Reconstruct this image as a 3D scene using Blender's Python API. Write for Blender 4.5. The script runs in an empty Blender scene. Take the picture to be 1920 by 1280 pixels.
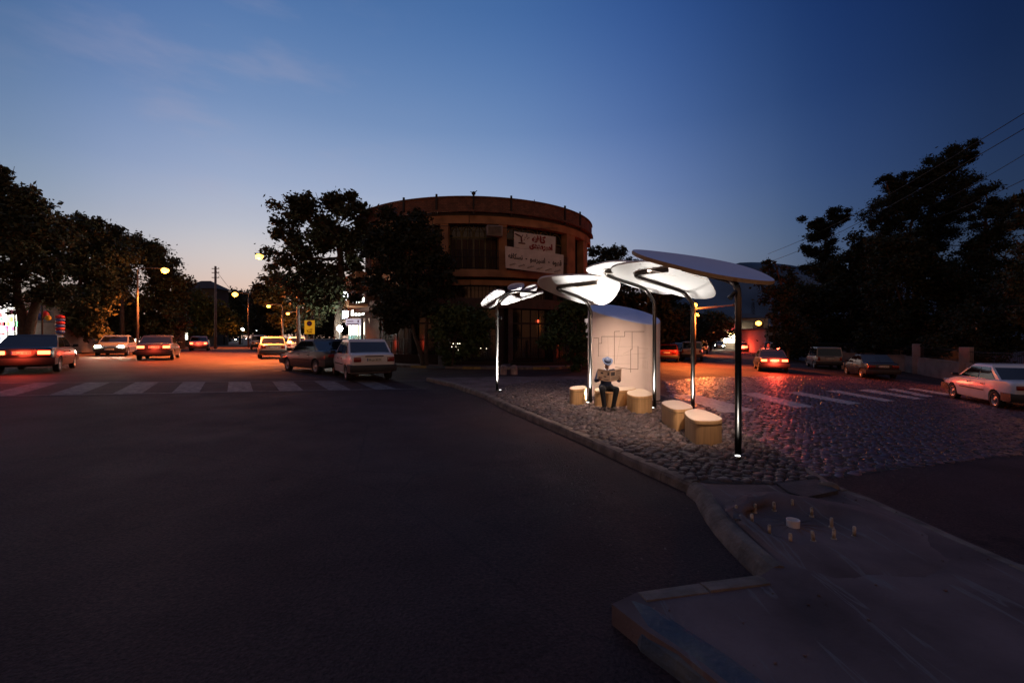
import bpy, bmesh, math, random
from mathutils import Vector, Matrix
RND = random.Random(11)
SC = bpy.context.scene
COL = SC.collection
F, CX, CY, H = 853.33, 960.0, 633.0, 1.6
rad = math.radians
pi = math.pi

# ------------------------------------------------------------------ terrain and projection
def G(x, d):
    """Height of the street surface: the ground falls gently to the right."""
    k = 1.0 if d <= 25 else 25.0 / d
    xe = max(-30.0, min(30.0, x * k))
    t = xe - 2.0
    return -0.017 * xe - 0.027 * 0.5 * (t + math.sqrt(t * t + 4))

def gp(px, py, dz=0.0):
    """Street point (plus dz) seen at a given place of the photograph."""
    u = (px - CX) / F; v = (CY - py) / F
    lo, hi = 0.5, 400.0
    for _ in range(60):
        m = (lo + hi) / 2
        if H + v * m - G(u * m, m) - dz > 0: lo = m
        else: hi = m
    return Vector((u * lo, lo, H + v * lo))

def pt(px, py, d):
    return Vector(((px - CX) / F * d, d, H + (CY - py) / F * d))

def gz(x, y, dz=0.0):
    return Vector((x, y, G(x, y) + dz))

# ------------------------------------------------------------------ materials
MATS = {}
def mat(name, col, rough=0.6, metal=0.0, var=0.2, scale=6.0, bump=0.0, bscale=60.0, emit=None, estr=0.0, spec=0.5, coat=0.0, col2=None, detail=5.0, attr=None):
    m = bpy.data.materials.new(name); m.use_nodes = True
    nt = m.node_tree; N = nt.nodes; L = nt.links
    b = N['Principled BSDF']
    b.inputs['Roughness'].default_value = rough
    b.inputs['Metallic'].default_value = metal
    b.inputs['Specular IOR Level'].default_value = spec
    b.inputs['Coat Weight'].default_value = coat
    b.inputs['Coat Roughness'].default_value = 0.08
    tc = N.new('ShaderNodeTexCoord')
    nz = N.new('ShaderNodeTexNoise'); nz.inputs['Scale'].default_value = scale; nz.inputs['Detail'].default_value = detail
    L.new(tc.outputs['Object'], nz.inputs['Vector'])
    rp = N.new('ShaderNodeValToRGB')
    c = Vector(col); c2 = Vector(col2) if col2 else c * (1 + var)
    c1 = c * (1 - var)
    rp.color_ramp.elements[0].position = 0.3; rp.color_ramp.elements[0].color = (*c1, 1)
    rp.color_ramp.elements[1].position = 0.7; rp.color_ramp.elements[1].color = (*c2, 1)
    L.new(nz.outputs['Fac'], rp.inputs['Fac'])
    out = rp.outputs['Color']
    if attr:
        at = N.new('ShaderNodeAttribute'); at.attribute_name = attr
        mx = N.new('ShaderNodeMix'); mx.data_type = 'RGBA'; mx.blend_type = 'MULTIPLY'; mx.inputs[0].default_value = 1.0
        L.new(out, mx.inputs[6]); L.new(at.outputs['Color'], mx.inputs[7]); out = mx.outputs[2]
    L.new(out, b.inputs['Base Color'])
    if bump:
        n2 = N.new('ShaderNodeTexNoise'); n2.inputs['Scale'].default_value = bscale; n2.inputs['Detail'].default_value = 6
        L.new(tc.outputs['Object'], n2.inputs['Vector'])
        bp = N.new('ShaderNodeBump'); bp.inputs['Strength'].default_value = bump; bp.inputs['Distance'].default_value = 0.02
        L.new(n2.outputs['Fac'], bp.inputs['Height']); L.new(bp.outputs['Normal'], b.inputs['Normal'])
    if emit:
        b.inputs['Emission Color'].default_value = (*emit, 1); b.inputs['Emission Strength'].default_value = estr
    MATS[name] = m
    return m

def nodes(m): return m.node_tree.nodes, m.node_tree.links

# ------------------------------------------------------------------ object helpers
WL = {}
def tag(o, label=None, cat=None, group=None, kind=None):
    if label: o['label'] = label
    if cat: o['category'] = cat
    if group: o['group'] = group
    if kind: o['kind'] = kind
    return o

def empty(name, loc, label, cat, group=None, rotz=0.0):
    o = bpy.data.objects.new(name, None); o.empty_display_size = 0.2
    COL.objects.link(o); o.location = loc; o.rotation_euler = (0, 0, rotz)
    WL[o.name] = Vector(loc)
    return tag(o, label, cat, group)

class MB:
    def __init__(s): s.v = []; s.f = []; s.m = []; s.sm = []; s.cur = 0; s.col = []
    def add(s, vs, fs, smooth=False):
        b = len(s.v); s.v += [tuple(x) for x in vs]
        for f in fs:
            s.f.append(tuple(b + i for i in f)); s.m.append(s.cur); s.sm.append(smooth)
        return b
    def box(s, c, size, rotz=0.0, M=None):
        hx, hy, hz = size[0] / 2, size[1] / 2, size[2] / 2
        R = M or Matrix.Rotation(rotz, 3, 'Z'); c = Vector(c)
        vs = [c + R @ Vector((x, y, z)) for z in (-hz, hz) for y in (-hy, hy) for x in (-hx, hx)]
        s.add(vs, [(0, 2, 3, 1), (4, 5, 7, 6), (0, 1, 5, 4), (2, 6, 7, 3), (0, 4, 6, 2), (1, 3, 7, 5)])
    def bbox(s, c, size, rotz=0.0, bev=0.01, M=None):
        """box with chamfered vertical and top edges"""
        bm = bmesh.new(); bmesh.ops.create_cube(bm, size=1)
        bmesh.ops.scale(bm, vec=size, verts=bm.verts)
        bmesh.ops.bevel(bm, geom=list(bm.edges), offset=bev, segments=2, affect='EDGES', profile=0.5)
        R = M or Matrix.Rotation(rotz, 3, 'Z'); c = Vector(c)
        bm.verts.index_update()
        s.add([c + R @ v.co for v in bm.verts], [[v.index for v in f.verts] for f in bm.faces], True); bm.free()
    def tube(s, path, r, n=10, cap=True, smooth=True):
        P = [Vector(p) for p in path]; k = len(P)
        rs = r if isinstance(r, (list, tuple)) else [r] * k
        T = [((P[min(i + 1, k - 1)] - P[max(i - 1, 0)]).normalized() if (P[min(i + 1, k - 1)] - P[max(i - 1, 0)]).length > 1e-9 else Vector((0, 0, 1))) for i in range(k)]
        up = Vector((0, 0, 1)) if abs(T[0].z) < 0.9 else Vector((1, 0, 0))
        nrm = (up - T[0] * up.dot(T[0])).normalized()
        vs = []
        for i in range(k):
            nrm = (nrm - T[i] * nrm.dot(T[i])).normalized(); bn = T[i].cross(nrm)
            for j in range(n):
                a = 2 * pi * j / n
                vs.append(P[i] + (nrm * math.cos(a) + bn * math.sin(a)) * rs[i])
        fs = [(i * n + j, i * n + (j + 1) % n, (i + 1) * n + (j + 1) % n, (i + 1) * n + j) for i in range(k - 1) for j in range(n)]
        b = s.add(vs, fs, smooth)
        if cap:
            s.f.append(tuple(b + j for j in range(n - 1, -1, -1))); s.m.append(s.cur); s.sm.append(False)
            s.f.append(tuple(b + (k - 1) * n + j for j in range(n))); s.m.append(s.cur); s.sm.append(False)
    def cyl(s, p0, p1, r0, r1=None, n=12, smooth=True): s.tube([p0, p1], [r0, r0 if r1 is None else r1], n, True, smooth)
    def ball(s, c, r, n=10, m=8, R=None):
        c = Vector(c); r = Vector((r, r, r)) if isinstance(r, (int, float)) else Vector(r); R = R or Matrix.Identity(3)
        vs = [c + R @ Vector((0, 0, r.z))]
        for i in range(1, m):
            t = pi * i / m
            for j in range(n):
                a = 2 * pi * j / n
                vs.append(c + R @ Vector((r.x * math.sin(t) * math.cos(a), r.y * math.sin(t) * math.sin(a), r.z * math.cos(t))))
        vs.append(c - R @ Vector((0, 0, r.z)))
        fs = [(0, 1 + j, 1 + (j + 1) % n) for j in range(n)]
        for i in range(m - 2):
            for j in range(n):
                a = 1 + i * n + j; b2 = 1 + i * n + (j + 1) % n
                fs.append((a, a + n, b2 + n, b2))
        q = 1 + (m - 2) * n
        fs += [(len(vs) - 1, q + (j + 1) % n, q + j) for j in range(n)]
        s.add(vs, fs, True)
    def lathe(s, prof, M, n=20, smooth=True, close=False):
        """prof: list of (r, h); revolved about local z of matrix M (4x4)"""
        vs = []
        for r, h in prof:
            for j in range(n):
                a = 2 * pi * j / n
                vs.append(M @ Vector((r * math.cos(a), r * math.sin(a), h)))
        k = len(prof)
        fs = [(i * n + j, i * n + (j + 1) % n, (i + 1) * n + (j + 1) % n, (i + 1) * n + j) for i in range(k - 1) for j in range(n)]
        s.add(vs, fs, smooth)
    def prism(s, poly, z0, z1, smooth=False, zf=None):
        n = len(poly)
        vs = [(p[0], p[1], z0) for p in poly] + [(p[0], p[1], z1) for p in poly]
        b = s.add(vs, [(i, (i + 1) % n, n + (i + 1) % n, n + i) for i in range(n)], smooth)
        s.f.append(tuple(b + n + i for i in range(n))); s.m.append(s.cur); s.sm.append(False)
        s.f.append(tuple(b + i for i in range(n - 1, -1, -1))); s.m.append(s.cur); s.sm.append(False)
    def quad(s, a, b, c, d, smooth=False): s.add([a, b, c, d], [(0, 1, 2, 3)], smooth)
    def build(s, name, mats, parent=None, local=False, sharp=None, origin=True, loc=None):
        me = bpy.data.meshes.new(name)
        off = Vector((0, 0, 0))
        if not local:
            if parent is not None: off = WL[parent.name]
            elif loc is not None: off = Vector(loc)
            elif origin and s.v:
                xs = [v[0] for v in s.v]; ys = [v[1] for v in s.v]; zs = [v[2] for v in s.v]
                off = Vector(((min(xs) + max(xs)) / 2, (min(ys) + max(ys)) / 2, min(zs)))
        me.from_pydata([(v[0] - off.x, v[1] - off.y, v[2] - off.z) for v in s.v] if off.length else s.v, [], s.f)
        if not isinstance(mats, (list, tuple)): mats = [mats]
        for m in mats: me.materials.append(m)
        if len(mats) > 1: me.polygons.foreach_set('material_index', s.m)
        me.polygons.foreach_set('use_smooth', s.sm)
        if s.col:
            ca = me.color_attributes.new('tint', 'FLOAT_COLOR', 'POINT')
            ca.data.foreach_set('color', [c for q in s.col for c in (q[0], q[1], q[2], 1.0)])
        me.update()
        if sharp is not None: me.set_sharp_from_angle(angle=rad(sharp))
        o = bpy.data.objects.new(name, me); COL.objects.link(o)
        if parent is not None:
            o.parent = parent; WL[o.name] = Vector(WL[parent.name]) if not local else Vector((0, 0, 0))
        else:
            o.location = off if not local else (0, 0, 0); WL[o.name] = Vector(o.location)
        return o

def kids(o): return [c for c in bpy.data.objects if c.parent == o]
CH = {}
def copy_tree(o, parent=None, chmap=None):
    c = o.copy(); COL.objects.link(c)
    if parent is not None: c.parent = parent
    for ch in chmap.get(o.name, []): copy_tree(ch, c, chmap)
    return c
def child_map():
    m = {}
    for o in bpy.data.objects:
        if o.parent: m.setdefault(o.parent.name, []).append(o)
    return m

def lamp(kind, name, loc, energy, color, parent=None, radius=0.1, **kw):
    l = bpy.data.lights.new(name, kind); l.energy = energy; l.color = color
    if kind in ('POINT', 'SPOT'): l.shadow_soft_size = radius
    for k, v in kw.items():
        if hasattr(l, k): setattr(l, k, v)
    o = bpy.data.objects.new(name, l); COL.objects.link(o)
    o.location = loc
    if parent is not None:
        o.parent = parent; o.location = Vector(loc) - WL[parent.name]
    return o
def aim(o, d):
    o.rotation_euler = Vector(d).to_track_quat('-Z', 'Y').to_euler()

def chaikin(P, it=2, closed=True):
    P = [Vector(p) for p in P]
    for _ in range(it):
        Q = []; n = len(P)
        for i in range(n if closed else n - 1):
            a, b = P[i], P[(i + 1) % n]
            Q += [a * .75 + b * .25, a * .25 + b * .75]
        if not closed: Q = [P[0]] + Q + [P[-1]]
        P = Q
    return P

def inpoly(x, y, P):
    c = False; n = len(P); j = n - 1
    for i in range(n):
        xi, yi = P[i][0], P[i][1]; xj, yj = P[j][0], P[j][1]
        if (yi > y) != (yj > y) and x < (xj - xi) * (y - yi) / (yj - yi) + xi: c = not c
        j = i
    return c

def drape(name, poly, dz, material, step=0.5, kind='structure', skirt=0.0):
    """A sheet laid on the street surface, dz above it, with an optional vertical edge."""
    bm = bmesh.new()
    f = bm.faces.new([bm.verts.new((p[0], p[1], 0)) for p in poly])
    f.normal_update()
    if f.normal.z < 0: f.normal_flip(); f.normal_update()
    bmesh.ops.triangulate(bm, faces=bm.faces[:], ngon_method='EAR_CLIP')
    xs = [p[0] for p in poly]; ys = [p[1] for p in poly]
    x = math.floor(min(xs)) + step
    while x < max(xs):
        bmesh.ops.bisect_plane(bm, geom=bm.verts[:] + bm.edges[:] + bm.faces[:], plane_co=(x, 0, 0), plane_no=(1, 0, 0)); x += step
    y = math.floor(min(ys)) + 2
    while y < max(ys):
        bmesh.ops.bisect_plane(bm, geom=bm.verts[:] + bm.edges[:] + bm.faces[:], plane_co=(0, y, 0), plane_no=(0, 1, 0)); y += 2
    bmesh.ops.recalc_face_normals(bm, faces=bm.faces[:])
    if sum(f.normal.z for f in bm.faces) < 0: bmesh.ops.reverse_faces(bm, faces=bm.faces[:])
    for v in bm.verts: v.co.z = G(v.co.x, v.co.y) + dz
    if skirt:
        be = [e for e in bm.edges if len(e.link_faces) == 1]
        r = bmesh.ops.extrude_edge_only(bm, edges=be)
        for v in r['geom']:
            if isinstance(v, bmesh.types.BMVert): v.co.z -= skirt
    me = bpy.data.meshes.new(name); bm.to_mesh(me); bm.free()
    me.materials.append(material)
    o = bpy.data.objects.new(name, me); COL.objects.link(o); WL[o.name] = Vector((0, 0, 0))
    if kind: o['kind'] = kind
    return o

def text_mb(mb, body, origin, ux, uy, size, offset=0.0, depth=0.0, align='LEFT', width=None):
    """Lettering as flat mesh: origin = lower left, ux/uy = unit directions on the sign."""
    cu = bpy.data.curves.new('lettering', 'FONT'); cu.body = body; cu.size = size; cu.offset = offset; cu.resolution_u = 3
    o = bpy.data.objects.new('lettering', cu); COL.objects.link(o)
    bpy.context.view_layer.update()
    dg = bpy.context.evaluated_depsgraph_get()
    me = o.evaluated_get(dg).to_mesh()
    xs = [v.co.x for v in me.vertices]; w = (max(xs) - min(xs)) if xs else 1
    sx = (width / w) if width else 1.0
    x0 = min(xs) if xs else 0
    ux = Vector(ux); uy = Vector(uy); o0 = Vector(origin)
    mb.add([o0 + ux * ((v.co.x - x0) * sx) + uy * v.co.y for v in me.vertices], [tuple(p.vertices) for p in me.polygons])
    o.evaluated_get(dg).to_mesh_clear()
    bpy.data.objects.remove(o); bpy.data.curves.remove(cu)

def remeshed(mb, voxel, smooth_it=4):
    """One continuous skin grown over overlapping limbs."""
    me = bpy.data.meshes.new('raw'); me.from_pydata(mb.v, [], mb.f)
    o = bpy.data.objects.new('raw', me); COL.objects.link(o)
    r = o.modifiers.new('r', 'REMESH'); r.mode = 'VOXEL'; r.voxel_size = voxel
    sm = o.modifiers.new('s', 'SMOOTH'); sm.iterations = smooth_it; sm.factor = 0.5
    bpy.context.view_layer.update()
    dg = bpy.context.evaluated_depsgraph_get()
    ev = o.evaluated_get(dg); m2 = ev.to_mesh()
    out = MB(); out.add([v.co.copy() for v in m2.vertices], [tuple(p.vertices) for p in m2.polygons], True)
    ev.to_mesh_clear(); bpy.data.objects.remove(o); bpy.data.meshes.remove(me)
    return out

def cut(mb, cutters):
    """Boolean difference, result back as an MB."""
    def mk(q):
        me = bpy.data.meshes.new('raw'); me.from_pydata(q.v, [], q.f)
        bm = bmesh.new(); bm.from_mesh(me); bmesh.ops.remove_doubles(bm, verts=bm.verts, dist=1e-5); bmesh.ops.recalc_face_normals(bm, faces=bm.faces); bm.to_mesh(me); bm.free()
        o = bpy.data.objects.new('raw', me); COL.objects.link(o); return o
    a = mk(mb); cs = [mk(c) for c in cutters]
    for c in cs:
        d = a.modifiers.new('b', 'BOOLEAN'); d.operation = 'DIFFERENCE'; d.object = c; d.solver = 'EXACT'
    bpy.context.view_layer.update()
    dg = bpy.context.evaluated_depsgraph_get(); ev = a.evaluated_get(dg); m2 = ev.to_mesh()
    out = MB(); out.add([v.co.copy() for v in m2.vertices], [tuple(p.vertices) for p in m2.polygons], True)
    ev.to_mesh_clear()
    for o in [a] + cs:
        me = o.data; bpy.data.objects.remove(o); bpy.data.meshes.remove(me)
    return out

# ------------------------------------------------------------------ camera, world, render
cam = bpy.data.cameras.new('camera'); cam.sensor_width = 36; cam.lens = 16
cam.shift_y = -7.0 / 1920
cam.clip_end = 5000; cam.clip_start = 0.05
co = bpy.data.objects.new('camera', cam); COL.objects.link(co)
co.location = (0, 0, H); co.rotation_euler = (rad(90), 0, 0); SC.camera = co
SC.view_settings.view_transform = 'Standard'; SC.view_settings.look = 'None'
SC.view_settings.exposure = 0; SC.view_settings.gamma = 1
SC.render.engine = 'CYCLES'
SC.cycles.use_denoising = True
SC.cycles.max_bounces = 6; SC.cycles.diffuse_bounces = 3; SC.cycles.glossy_bounces = 3; SC.cycles.transparent_max_bounces = 6
SC.cycles.sample_clamp_indirect = 3.0; SC.cycles.caustics_reflective = False; SC.cycles.caustics_refractive = False

W = bpy.data.worlds.new('World'); SC.world = W; W.use_nodes = True
def build_world():
    nt = W.node_tree; N = nt.nodes; L = nt.links
    bg = N['Background']
    tc = N.new('ShaderNodeTexCoord'); sp = N.new('ShaderNodeSeparateXYZ'); L.new(tc.outputs['Generated'], sp.inputs[0])
    def mth(op, a, b=None):
        n = N.new('ShaderNodeMath'); n.operation = op
        for i, x in enumerate((a, b)):
            if x is None: continue
            if isinstance(x, (int, float)): n.inputs[i].default_value = x
            else: L.new(x, n.inputs[i])
        return n.outputs[0]
    az = mth('ARCTAN2', sp.outputs[0], sp.outputs[1])
    azn = mth('ADD', mth('MULTIPLY', az, 1 / (2 * pi)), 0.5)
    el = mth('DIVIDE', mth('ARCSINE', sp.outputs[2]), pi / 2)
    def ramp(stops, src):
        r = N.new('ShaderNodeValToRGB'); e = r.color_ramp.elements; r.color_ramp.interpolation = 'B_SPLINE'
        while len(e) < len(stops): e.new(0.5)
        for k, (p, c) in enumerate(stops):
            e[k].position = p
        for k, (p, c) in enumerate(stops):
            e[k].position = p; e[k].color = (*c, 1)
        L.new(src, r.inputs[0]); return r.outputs[0]
    E = [(0, (.80, .50, .36)), (5.4, (.75, .555, .46)), (8.7, (.672, .61, .59)), (12.2, (.50, .53, .61)), (16.9, (.352, .429, .611)), (24.2, (.17, .28, .50)), (35.7, (.056, .15, .375)), (60, (.030, .085, .22)), (90, (.022, .06, .16))]
    M = [(-180, (.62, .33, .19)), (-125, (.56, .33, .20)), (-95, (.30, .26, .22)), (-65, (.38, .48, .56)), (-48, (.5, .62, .70)), (-41, (.74, .8, .9)), (-31, (1, 1, 1)), (-12, (.96, .98, 1)), (0, (.83, .9, .97)), (10, (.60, .68, .84)), (19.4, (.36, .47, .68)), (29.9, (.13, .21, .35)), (36, (.087, .156, .31)), (46.8, (.03, .06, .126)), (70, (.02, .04, .085)), (95, (.10, .07, .07)), (125, (.52, .29, .17)), (180, (.62, .33, .19))]  # stops behind the camera warmed and brightened: added fill on facades and seats
    ce = ramp([(p / 90, c) for p, c in E], el)
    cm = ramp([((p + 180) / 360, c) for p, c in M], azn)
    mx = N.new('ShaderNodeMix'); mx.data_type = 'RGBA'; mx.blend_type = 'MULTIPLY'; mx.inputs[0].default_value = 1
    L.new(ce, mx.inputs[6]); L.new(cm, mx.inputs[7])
    zen = N.new('ShaderNodeMapRange'); zen.interpolation_type = 'SMOOTHSTEP'; zen.inputs[1].default_value = 40 / 90; zen.inputs[2].default_value = 72 / 90; L.new(el, zen.inputs[0])
    zm = N.new('ShaderNodeMix'); zm.data_type = 'RGBA'; L.new(zen.outputs[0], zm.inputs[0]); L.new(mx.outputs[2], zm.inputs[6]); zm.inputs[7].default_value = (.085, .11, .22, 1)
    # a faint rosy wisp of cloud high over the left street
    mp = N.new('ShaderNodeMapping'); mp.inputs['Scale'].default_value = (3.2, 3.2, 11); mp.inputs['Rotation'].default_value = (0, rad(12), 0)
    L.new(tc.outputs['Generated'], mp.inputs[0])
    nz = N.new('ShaderNodeTexNoise'); nz.inputs['Scale'].default_value = 1.6; nz.inputs['Detail'].default_value = 7; nz.inputs['Roughness'].default_value = .55
    L.new(mp.outputs[0], nz.inputs[0])
    dn = N.new('ShaderNodeVectorMath'); dn.operation = 'DISTANCE'
    d0 = Vector((math.sin(rad(-32)) * math.cos(rad(25)), math.cos(rad(-32)) * math.cos(rad(25)), math.sin(rad(25))))
    L.new(tc.outputs['Generated'], dn.inputs[0]); dn.inputs[1].default_value = d0
    mr = N.new('ShaderNodeMapRange'); mr.interpolation_type = 'SMOOTHSTEP'
    mr.inputs[1].default_value = 0.42; mr.inputs[2].default_value = 0.03; L.new(dn.outputs['Value'], mr.inputs[0])
    mr2 = N.new('ShaderNodeMapRange'); mr2.interpolation_type = 'SMOOTHSTEP'
    mr2.inputs[1].default_value = 0.45; mr2.inputs[2].default_value = 0.75; L.new(nz.outputs['Fac'], mr2.inputs[0])
    fac = mth('MULTIPLY', mth('MULTIPLY', mr.outputs[0], mr2.outputs[0]), 0.22)
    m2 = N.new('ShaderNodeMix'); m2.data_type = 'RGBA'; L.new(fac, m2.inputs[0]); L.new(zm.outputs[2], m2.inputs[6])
    m2.inputs[7].default_value = (.42, .38, .48, 1)
    # last of the physical twilight under the graded dusk
    sk = N.new('ShaderNodeTexSky'); sk.sky_type = 'NISHITA'; sk.sun_disc = False
    sk.sun_elevation = rad(1.0); sk.sun_rotation = rad(-31)
    b2 = N.new('ShaderNodeBackground'); b2.inputs[1].default_value = 0.002; L.new(sk.outputs[0], b2.inputs[0])
    ad = N.new('ShaderNodeAddShader')
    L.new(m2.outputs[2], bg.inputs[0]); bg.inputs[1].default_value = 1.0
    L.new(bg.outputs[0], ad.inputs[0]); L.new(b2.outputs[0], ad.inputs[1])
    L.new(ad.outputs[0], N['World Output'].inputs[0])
build_world()
sun = lamp('SUN', 'sun', (-20, 30, 20), 0.06, (1.0, .72, .55), angle=rad(20))
aim(sun, (math.sin(rad(31)), -math.cos(rad(31)), -0.10))
# ------------------------------------------------------------------ materials of the place
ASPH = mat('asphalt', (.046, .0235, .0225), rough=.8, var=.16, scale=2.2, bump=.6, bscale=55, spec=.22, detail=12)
def asphalt_detail():
    n, l = nodes(ASPH); b = n['Principled BSDF']
    tc = n.new('ShaderNodeTexCoord')
    vo = n.new('ShaderNodeTexVoronoi'); vo.feature = 'DISTANCE_TO_EDGE'; vo.inputs['Scale'].default_value = .33
    dist = n.new('ShaderNodeTexNoise'); dist.inputs['Scale'].default_value = 1.2; dist.inputs['Detail'].default_value = 8
    mixv = n.new('ShaderNodeMix'); mixv.data_type = 'VECTOR'; mixv.inputs[0].default_value = .12
    l.new(tc.outputs['Object'], dist.inputs['Vector']); l.new(tc.outputs['Object'], mixv.inputs[4]); l.new(dist.outputs['Color'], mixv.inputs[5])
    l.new(mixv.outputs[1], vo.inputs['Vector'])
    mr = n.new('ShaderNodeMapRange'); mr.inputs[1].default_value = 0.0; mr.inputs[2].default_value = 0.006; mr.inputs[3].default_value = .72; mr.inputs[4].default_value = 1.0
    l.new(vo.outputs['Distance'], mr.inputs[0])
    gr = n.new('ShaderNodeTexNoise'); gr.inputs['Scale'].default_value = 46; gr.inputs['Detail'].default_value = 5; gr.inputs['Roughness'].default_value = .75
    l.new(tc.outputs['Object'], gr.inputs['Vector'])
    g2 = n.new('ShaderNodeMapRange'); g2.inputs[1].default_value = .3; g2.inputs[2].default_value = .75; g2.inputs[3].default_value = .25; g2.inputs[4].default_value = 2.1
    l.new(gr.outputs['Fac'], g2.inputs[0])
    mm = n.new('ShaderNodeMath'); mm.operation = 'MULTIPLY'; l.new(mr.outputs[0], mm.inputs[0]); l.new(g2.outputs[0], mm.inputs[1])
    src = b.inputs['Base Color'].links[0].from_socket
    mx = n.new('ShaderNodeMix'); mx.data_type = 'RGBA'; mx.blend_type = 'MULTIPLY'; mx.inputs[0].default_value = 1
    l.new(src, mx.inputs[6]); l.new(mm.outputs[0], mx.inputs[7]); l.new(mx.outputs[2], b.inputs['Base Color'])
    rr = n.new('ShaderNodeTexNoise'); rr.inputs['Scale'].default_value = .8; rr.inputs['Detail'].default_value = 6
    l.new(tc.outputs['Object'], rr.inputs['Vector'])
    r2 = n.new('ShaderNodeMapRange'); r2.inputs[1].default_value = .35; r2.inputs[2].default_value = .7; r2.inputs[3].default_value = .72; r2.inputs[4].default_value = .85
    l.new(rr.outputs['Fac'], r2.inputs[0]); l.new(r2.outputs[0], b.inputs['Roughness'])
def asphalt_stains():
    n, l = nodes(ASPH); b = n['Principled BSDF']; tc = n.new('ShaderNodeTexCoord')
    src = b.inputs['Base Color'].links[0].from_socket
    for sc, lo, hi, k in ((.42, .60, .68, .62), (1.7, .66, .72, .5), (.23, .58, .60, 1.35)):
        nz = n.new('ShaderNodeTexNoise'); nz.inputs['Scale'].default_value = sc; nz.inputs['Detail'].default_value = 8; nz.inputs['Distortion'].default_value = .4
        l.new(tc.outputs['Object'], nz.inputs['Vector'])
        mr = n.new('ShaderNodeMapRange'); mr.inputs[1].default_value = lo; mr.inputs[2].default_value = hi; mr.inputs[3].default_value = 1; mr.inputs[4].default_value = k
        l.new(nz.outputs['Fac'], mr.inputs[0])
        mx = n.new('ShaderNodeMix'); mx.data_type = 'RGBA'; mx.blend_type = 'MULTIPLY'; mx.inputs[0].default_value = 1
        l.new(src, mx.inputs[6]); l.new(mr.outputs[0], mx.inputs[7]); src = mx.outputs[2]
    l.new(src, b.inputs['Base Color'])
asphalt_detail(); asphalt_stains()
CONC = mat('concrete', (.16, .105, .10), rough=.95, var=.4, scale=1.4, bump=.35, bscale=45, detail=10, spec=.12)
def concrete_scratches():
    n, l = nodes(CONC); b = n['Principled BSDF']
    tc = n.new('ShaderNodeTexCoord'); mp = n.new('ShaderNodeMapping'); mp.inputs['Rotation'].default_value = (0, 0, rad(35)); mp.inputs['Scale'].default_value = (9, .9, 1)
    l.new(tc.outputs['Object'], mp.inputs[0])
    nz = n.new('ShaderNodeTexNoise'); nz.inputs['Scale'].default_value = 1.1; nz.inputs['Detail'].default_value = 4; nz.inputs['Distortion'].default_value = .6
    l.new(mp.outputs[0], nz.inputs['Vector'])
    rp = n.new('ShaderNodeValToRGB'); e = rp.color_ramp.elements
    e[0].position = .60; e[0].color = (0, 0, 0, 1); e[1].position = .645; e[1].color = (1, 1, 1, 1)
    e.new(.69).color = (0, 0, 0, 1)
    l.new(nz.outputs['Fac'], rp.inputs[0])
    src = b.inputs['Base Color'].links[0].from_socket
    mx = n.new('ShaderNodeMix'); mx.data_type = 'RGBA'
    l.new(src, mx.inputs[6]); mx.inputs[7].default_value = (.20, .17, .165, 1)
    k = n.new('ShaderNodeMath'); k.operation = 'MULTIPLY'; k.inputs[1].default_value = .8; l.new(rp.outputs[0], k.inputs[0]); l.new(k.outputs[0], mx.inputs[0])
    l.new(mx.outputs[2], b.inputs['Base Color'])
concrete_scratches()
MORTAR = mat('mortar_bed', (.035, .026, .027), rough=.95, var=.3, scale=14, bump=.6, bscale=60)
PEBBLE = mat('river_pebble', (.078, .054, .052), rough=.55, var=.35, scale=22, bump=.15, bscale=70, attr='tint', spec=.4)
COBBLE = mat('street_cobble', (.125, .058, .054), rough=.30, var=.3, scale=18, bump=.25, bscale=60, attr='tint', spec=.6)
KERBM = mat('kerb_stone', (.17, .125, .10), rough=.9, var=.5, scale=5, bump=.9, bscale=24, detail=8)
KERB_BLUE = mat('kerb_blue_paint', (.055, .085, .14), rough=.75, var=.4, scale=5, bump=.6, bscale=30, col2=(.12, .115, .11))
KERB_YEL = mat('kerb_yellow_paint', (.30, .19, .06), rough=.75, var=.35, scale=5, bump=.6, bscale=30)
PAINT = mat('road_paint', (.21, .165, .155), rough=.7, var=.4, scale=5, bump=.3, bscale=60, col2=(.26, .21, .20), detail=10)
def worn_paint():
    n, l = nodes(PAINT); b = n['Principled BSDF']
    tc = n.new('ShaderNodeTexCoord'); nz = n.new('ShaderNodeTexNoise'); nz.inputs['Scale'].default_value = 7; nz.inputs['Detail'].default_value = 9; nz.inputs['Roughness'].default_value = .7
    l.new(tc.outputs['Object'], nz.inputs['Vector'])
    rp = n.new('ShaderNodeValToRGB'); e = rp.color_ramp.elements; e[0].position = .40; e[1].position = .56
    l.new(nz.outputs['Fac'], rp.inputs[0])
    src = b.inputs['Base Color'].links[0].from_socket
    mx = n.new('ShaderNodeMix'); mx.data_type = 'RGBA'; mx.inputs[6].default_value = (.06, .045, .045, 1); l.new(src, mx.inputs[7]); l.new(rp.outputs[0], mx.inputs[0])
    l.new(mx.outputs[2], b.inputs['Base Color'])
worn_paint()
PAINT2 = mat('crossing_paint', (.52, .46, .43), rough=.6, var=.3, scale=6, bump=.3, bscale=60, detail=10)

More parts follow.
